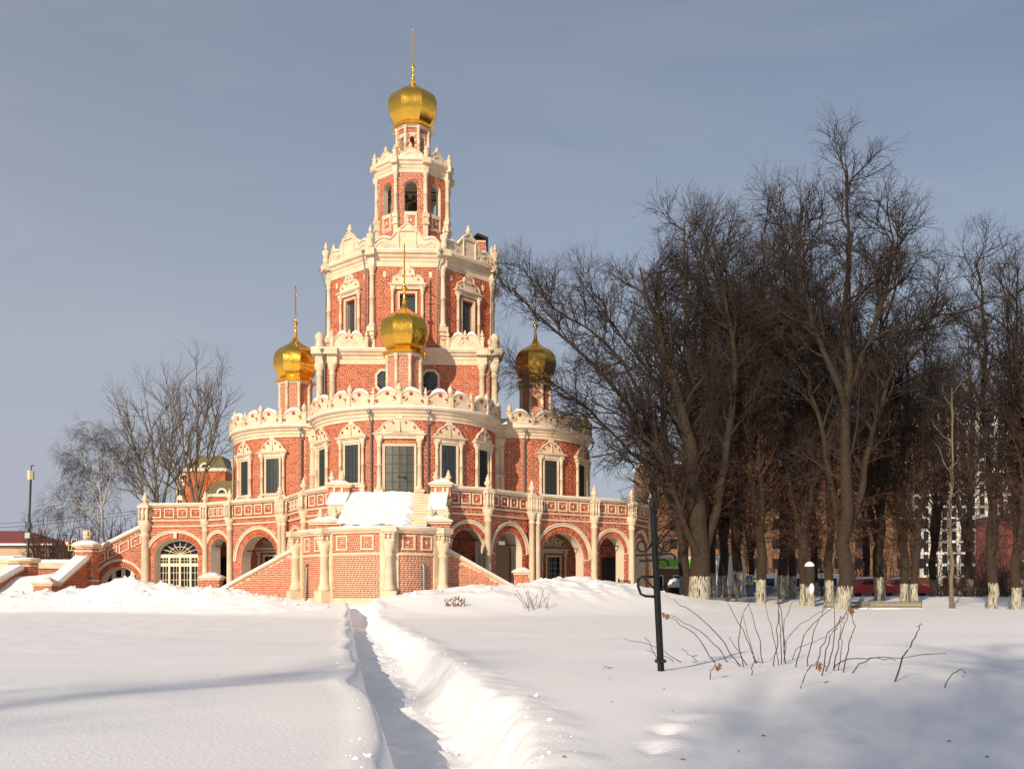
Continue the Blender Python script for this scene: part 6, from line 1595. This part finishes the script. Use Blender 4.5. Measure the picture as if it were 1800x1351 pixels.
def leafy(parent, p, sd, n=3, s=.05):
    q = np.random.default_rng(sd)
    for i in range(n):
        a = q.normal(0, 1, 3); a[2] = -abs(a[2]) - .6; a /= np.linalg.norm(a); b = np.cross(a, q.normal(0, 1, 3)); b /= np.linalg.norm(b); nn = np.cross(a, b)
        o = np.array(p) + q.normal(0, .02, 3); l = s * q.uniform(.8, 1.6)
        V = [o, o + a * l * .4 + b * l * .35 + nn * .012, o + a * l + nn * .02, o + a * l * .45 - b * l * .35 - nn * .012, o + a * l * .5 - nn * .01]
        part('leaf', MB().add(V, [(0, 1, 4), (1, 2, 4), (2, 3, 4), (3, 0, 4)]), 'leaf', parent)
sb = thing('shrub', 'spray of thin bare shrub stems sticking out of the foreground snow', 'shrub', (0, 0, 0))
ends = []
for i, s in enumerate(stems):
    o, c = stem(sb, s, 100 + i, .0085 if i < 20 else .007); ends.append(c[-1])
for i in (0, 1, 13, 14, 22, 23): leafy(sb, ends[i], i, 4 if i in (13, 0) else 3, .055)
for i in (4, 12, 16): leafy(sb, ends[i], 50 + i, 1, .04)
for name, s, lab, lf in (('snow_twig', '1385,1050 1460,920 1505,850 1530,785', 'single thick leaning twig right of the shrub', 2), ('snow_twig', '1620,1078 1670,1010 1730,995 1735,1012', 'small bent twig at the far right of the foreground', 1), ('snow_twig', '155,988 100,980 50,985 52,995', 'small twig lying on the snow left of the iron post', 1)):
    t_ = thing(name, lab, 'twig', (0, 0, 0)); o, c = stem(t_, s, 200 + len(lab), .010 if 'thick' in lab else .006); leafy(t_, c[-1], 3, lf, .03)
# weeds on the slope by the stairs
wd = thing('dry_weed', 'tuft of thin dry weed stalks on the snow slope right of the path', 'weed', (0, 0, 0)); q = np.random.default_rng(8)
for i in range(13):
    x = q.uniform(915, 966); g0 = ray_ground(x, q.uniform(1066, 1074)); h = q.uniform(.35, .95)
    e = (g0[0] + q.normal(0, .25), g0[1], g0[2] + h); part('stalk', MB().tube([(g0[0], g0[1], g0[2] - .1), ((g0[0] + e[0]) / 2 + q.normal(0, .05), g0[1], g0[2] + h * .5), e], [.012, .009, .006], 4), 'stem', wd)
    part('seed_head', MB().lathe((e[0], e[1], e[2] - .02), [(.005, 0), (.03, .03), (.005, .07)], 5), 'leaf', wd)
wd = thing('leafy_seedling', 'small clump of brown leafed seedlings beside the trench end', 'seedling', (0, 0, 0))
for i in range(7):
    x = (784, 788, 797, 801, 806, 811, 816)[i]; g0 = ray_ground(x, 1066); h = q.uniform(.35, .55)
    part('stalk', MB().tube([(g0[0], g0[1], g0[2] - .1), (g0[0] + q.normal(0, .04), g0[1], g0[2] + h)], [.012, .008], 4), 'stem', wd)
    for z in q.uniform(.08, h, 5): leafy(wd, (g0[0] + q.normal(0, .07), g0[1], g0[2] + z), 300 + i * 7 + int(z * 100), 1, .11)

VV = []; q = np.random.default_rng(23); m = MB()
for i in range(60):
    y = 6 + 34 * q.random() ** 1.5; x = q.uniform(-.45, .5) * y; z = gh(x, y); a = q.uniform(0, 6.28); l = q.uniform(.008, .028); c, s_ = math.cos(a) * l, math.sin(a) * l
    m.add([(x - c, y - s_, z + .006), (x + s_ * .5, y - c * .5, z + .012), (x + c, y + s_, z + .008), (x - s_ * .5, y + c * .5, z + .016)], [(0, 1, 2, 3)])
tag(part('leaf_litter', m, 'leaf'), 'tiny brown leaf and bark flakes scattered on the snow', 'litter', kind='stuff')

# ------------------------------------------------------------------ put every thing's Empty at its own base
bpy.context.view_layer.update()
for o in list(COL.objects):
    if o.type == 'EMPTY' and o.parent is None and o.location.length < 1e-6 and o.children:
        lo = np.full(3, 1e9); hi = -lo
        for c in o.children:
            if c.type == 'MESH':
                for v in c.bound_box:
                    w = np.array(c.matrix_world @ Vector(v)); lo = np.minimum(lo, w); hi = np.maximum(hi, w)
        d = Vector(((lo[0] + hi[0]) / 2, (lo[1] + hi[1]) / 2, float(lo[2])))
        o.location = d
        for c in o.children: c.location = c.location - d
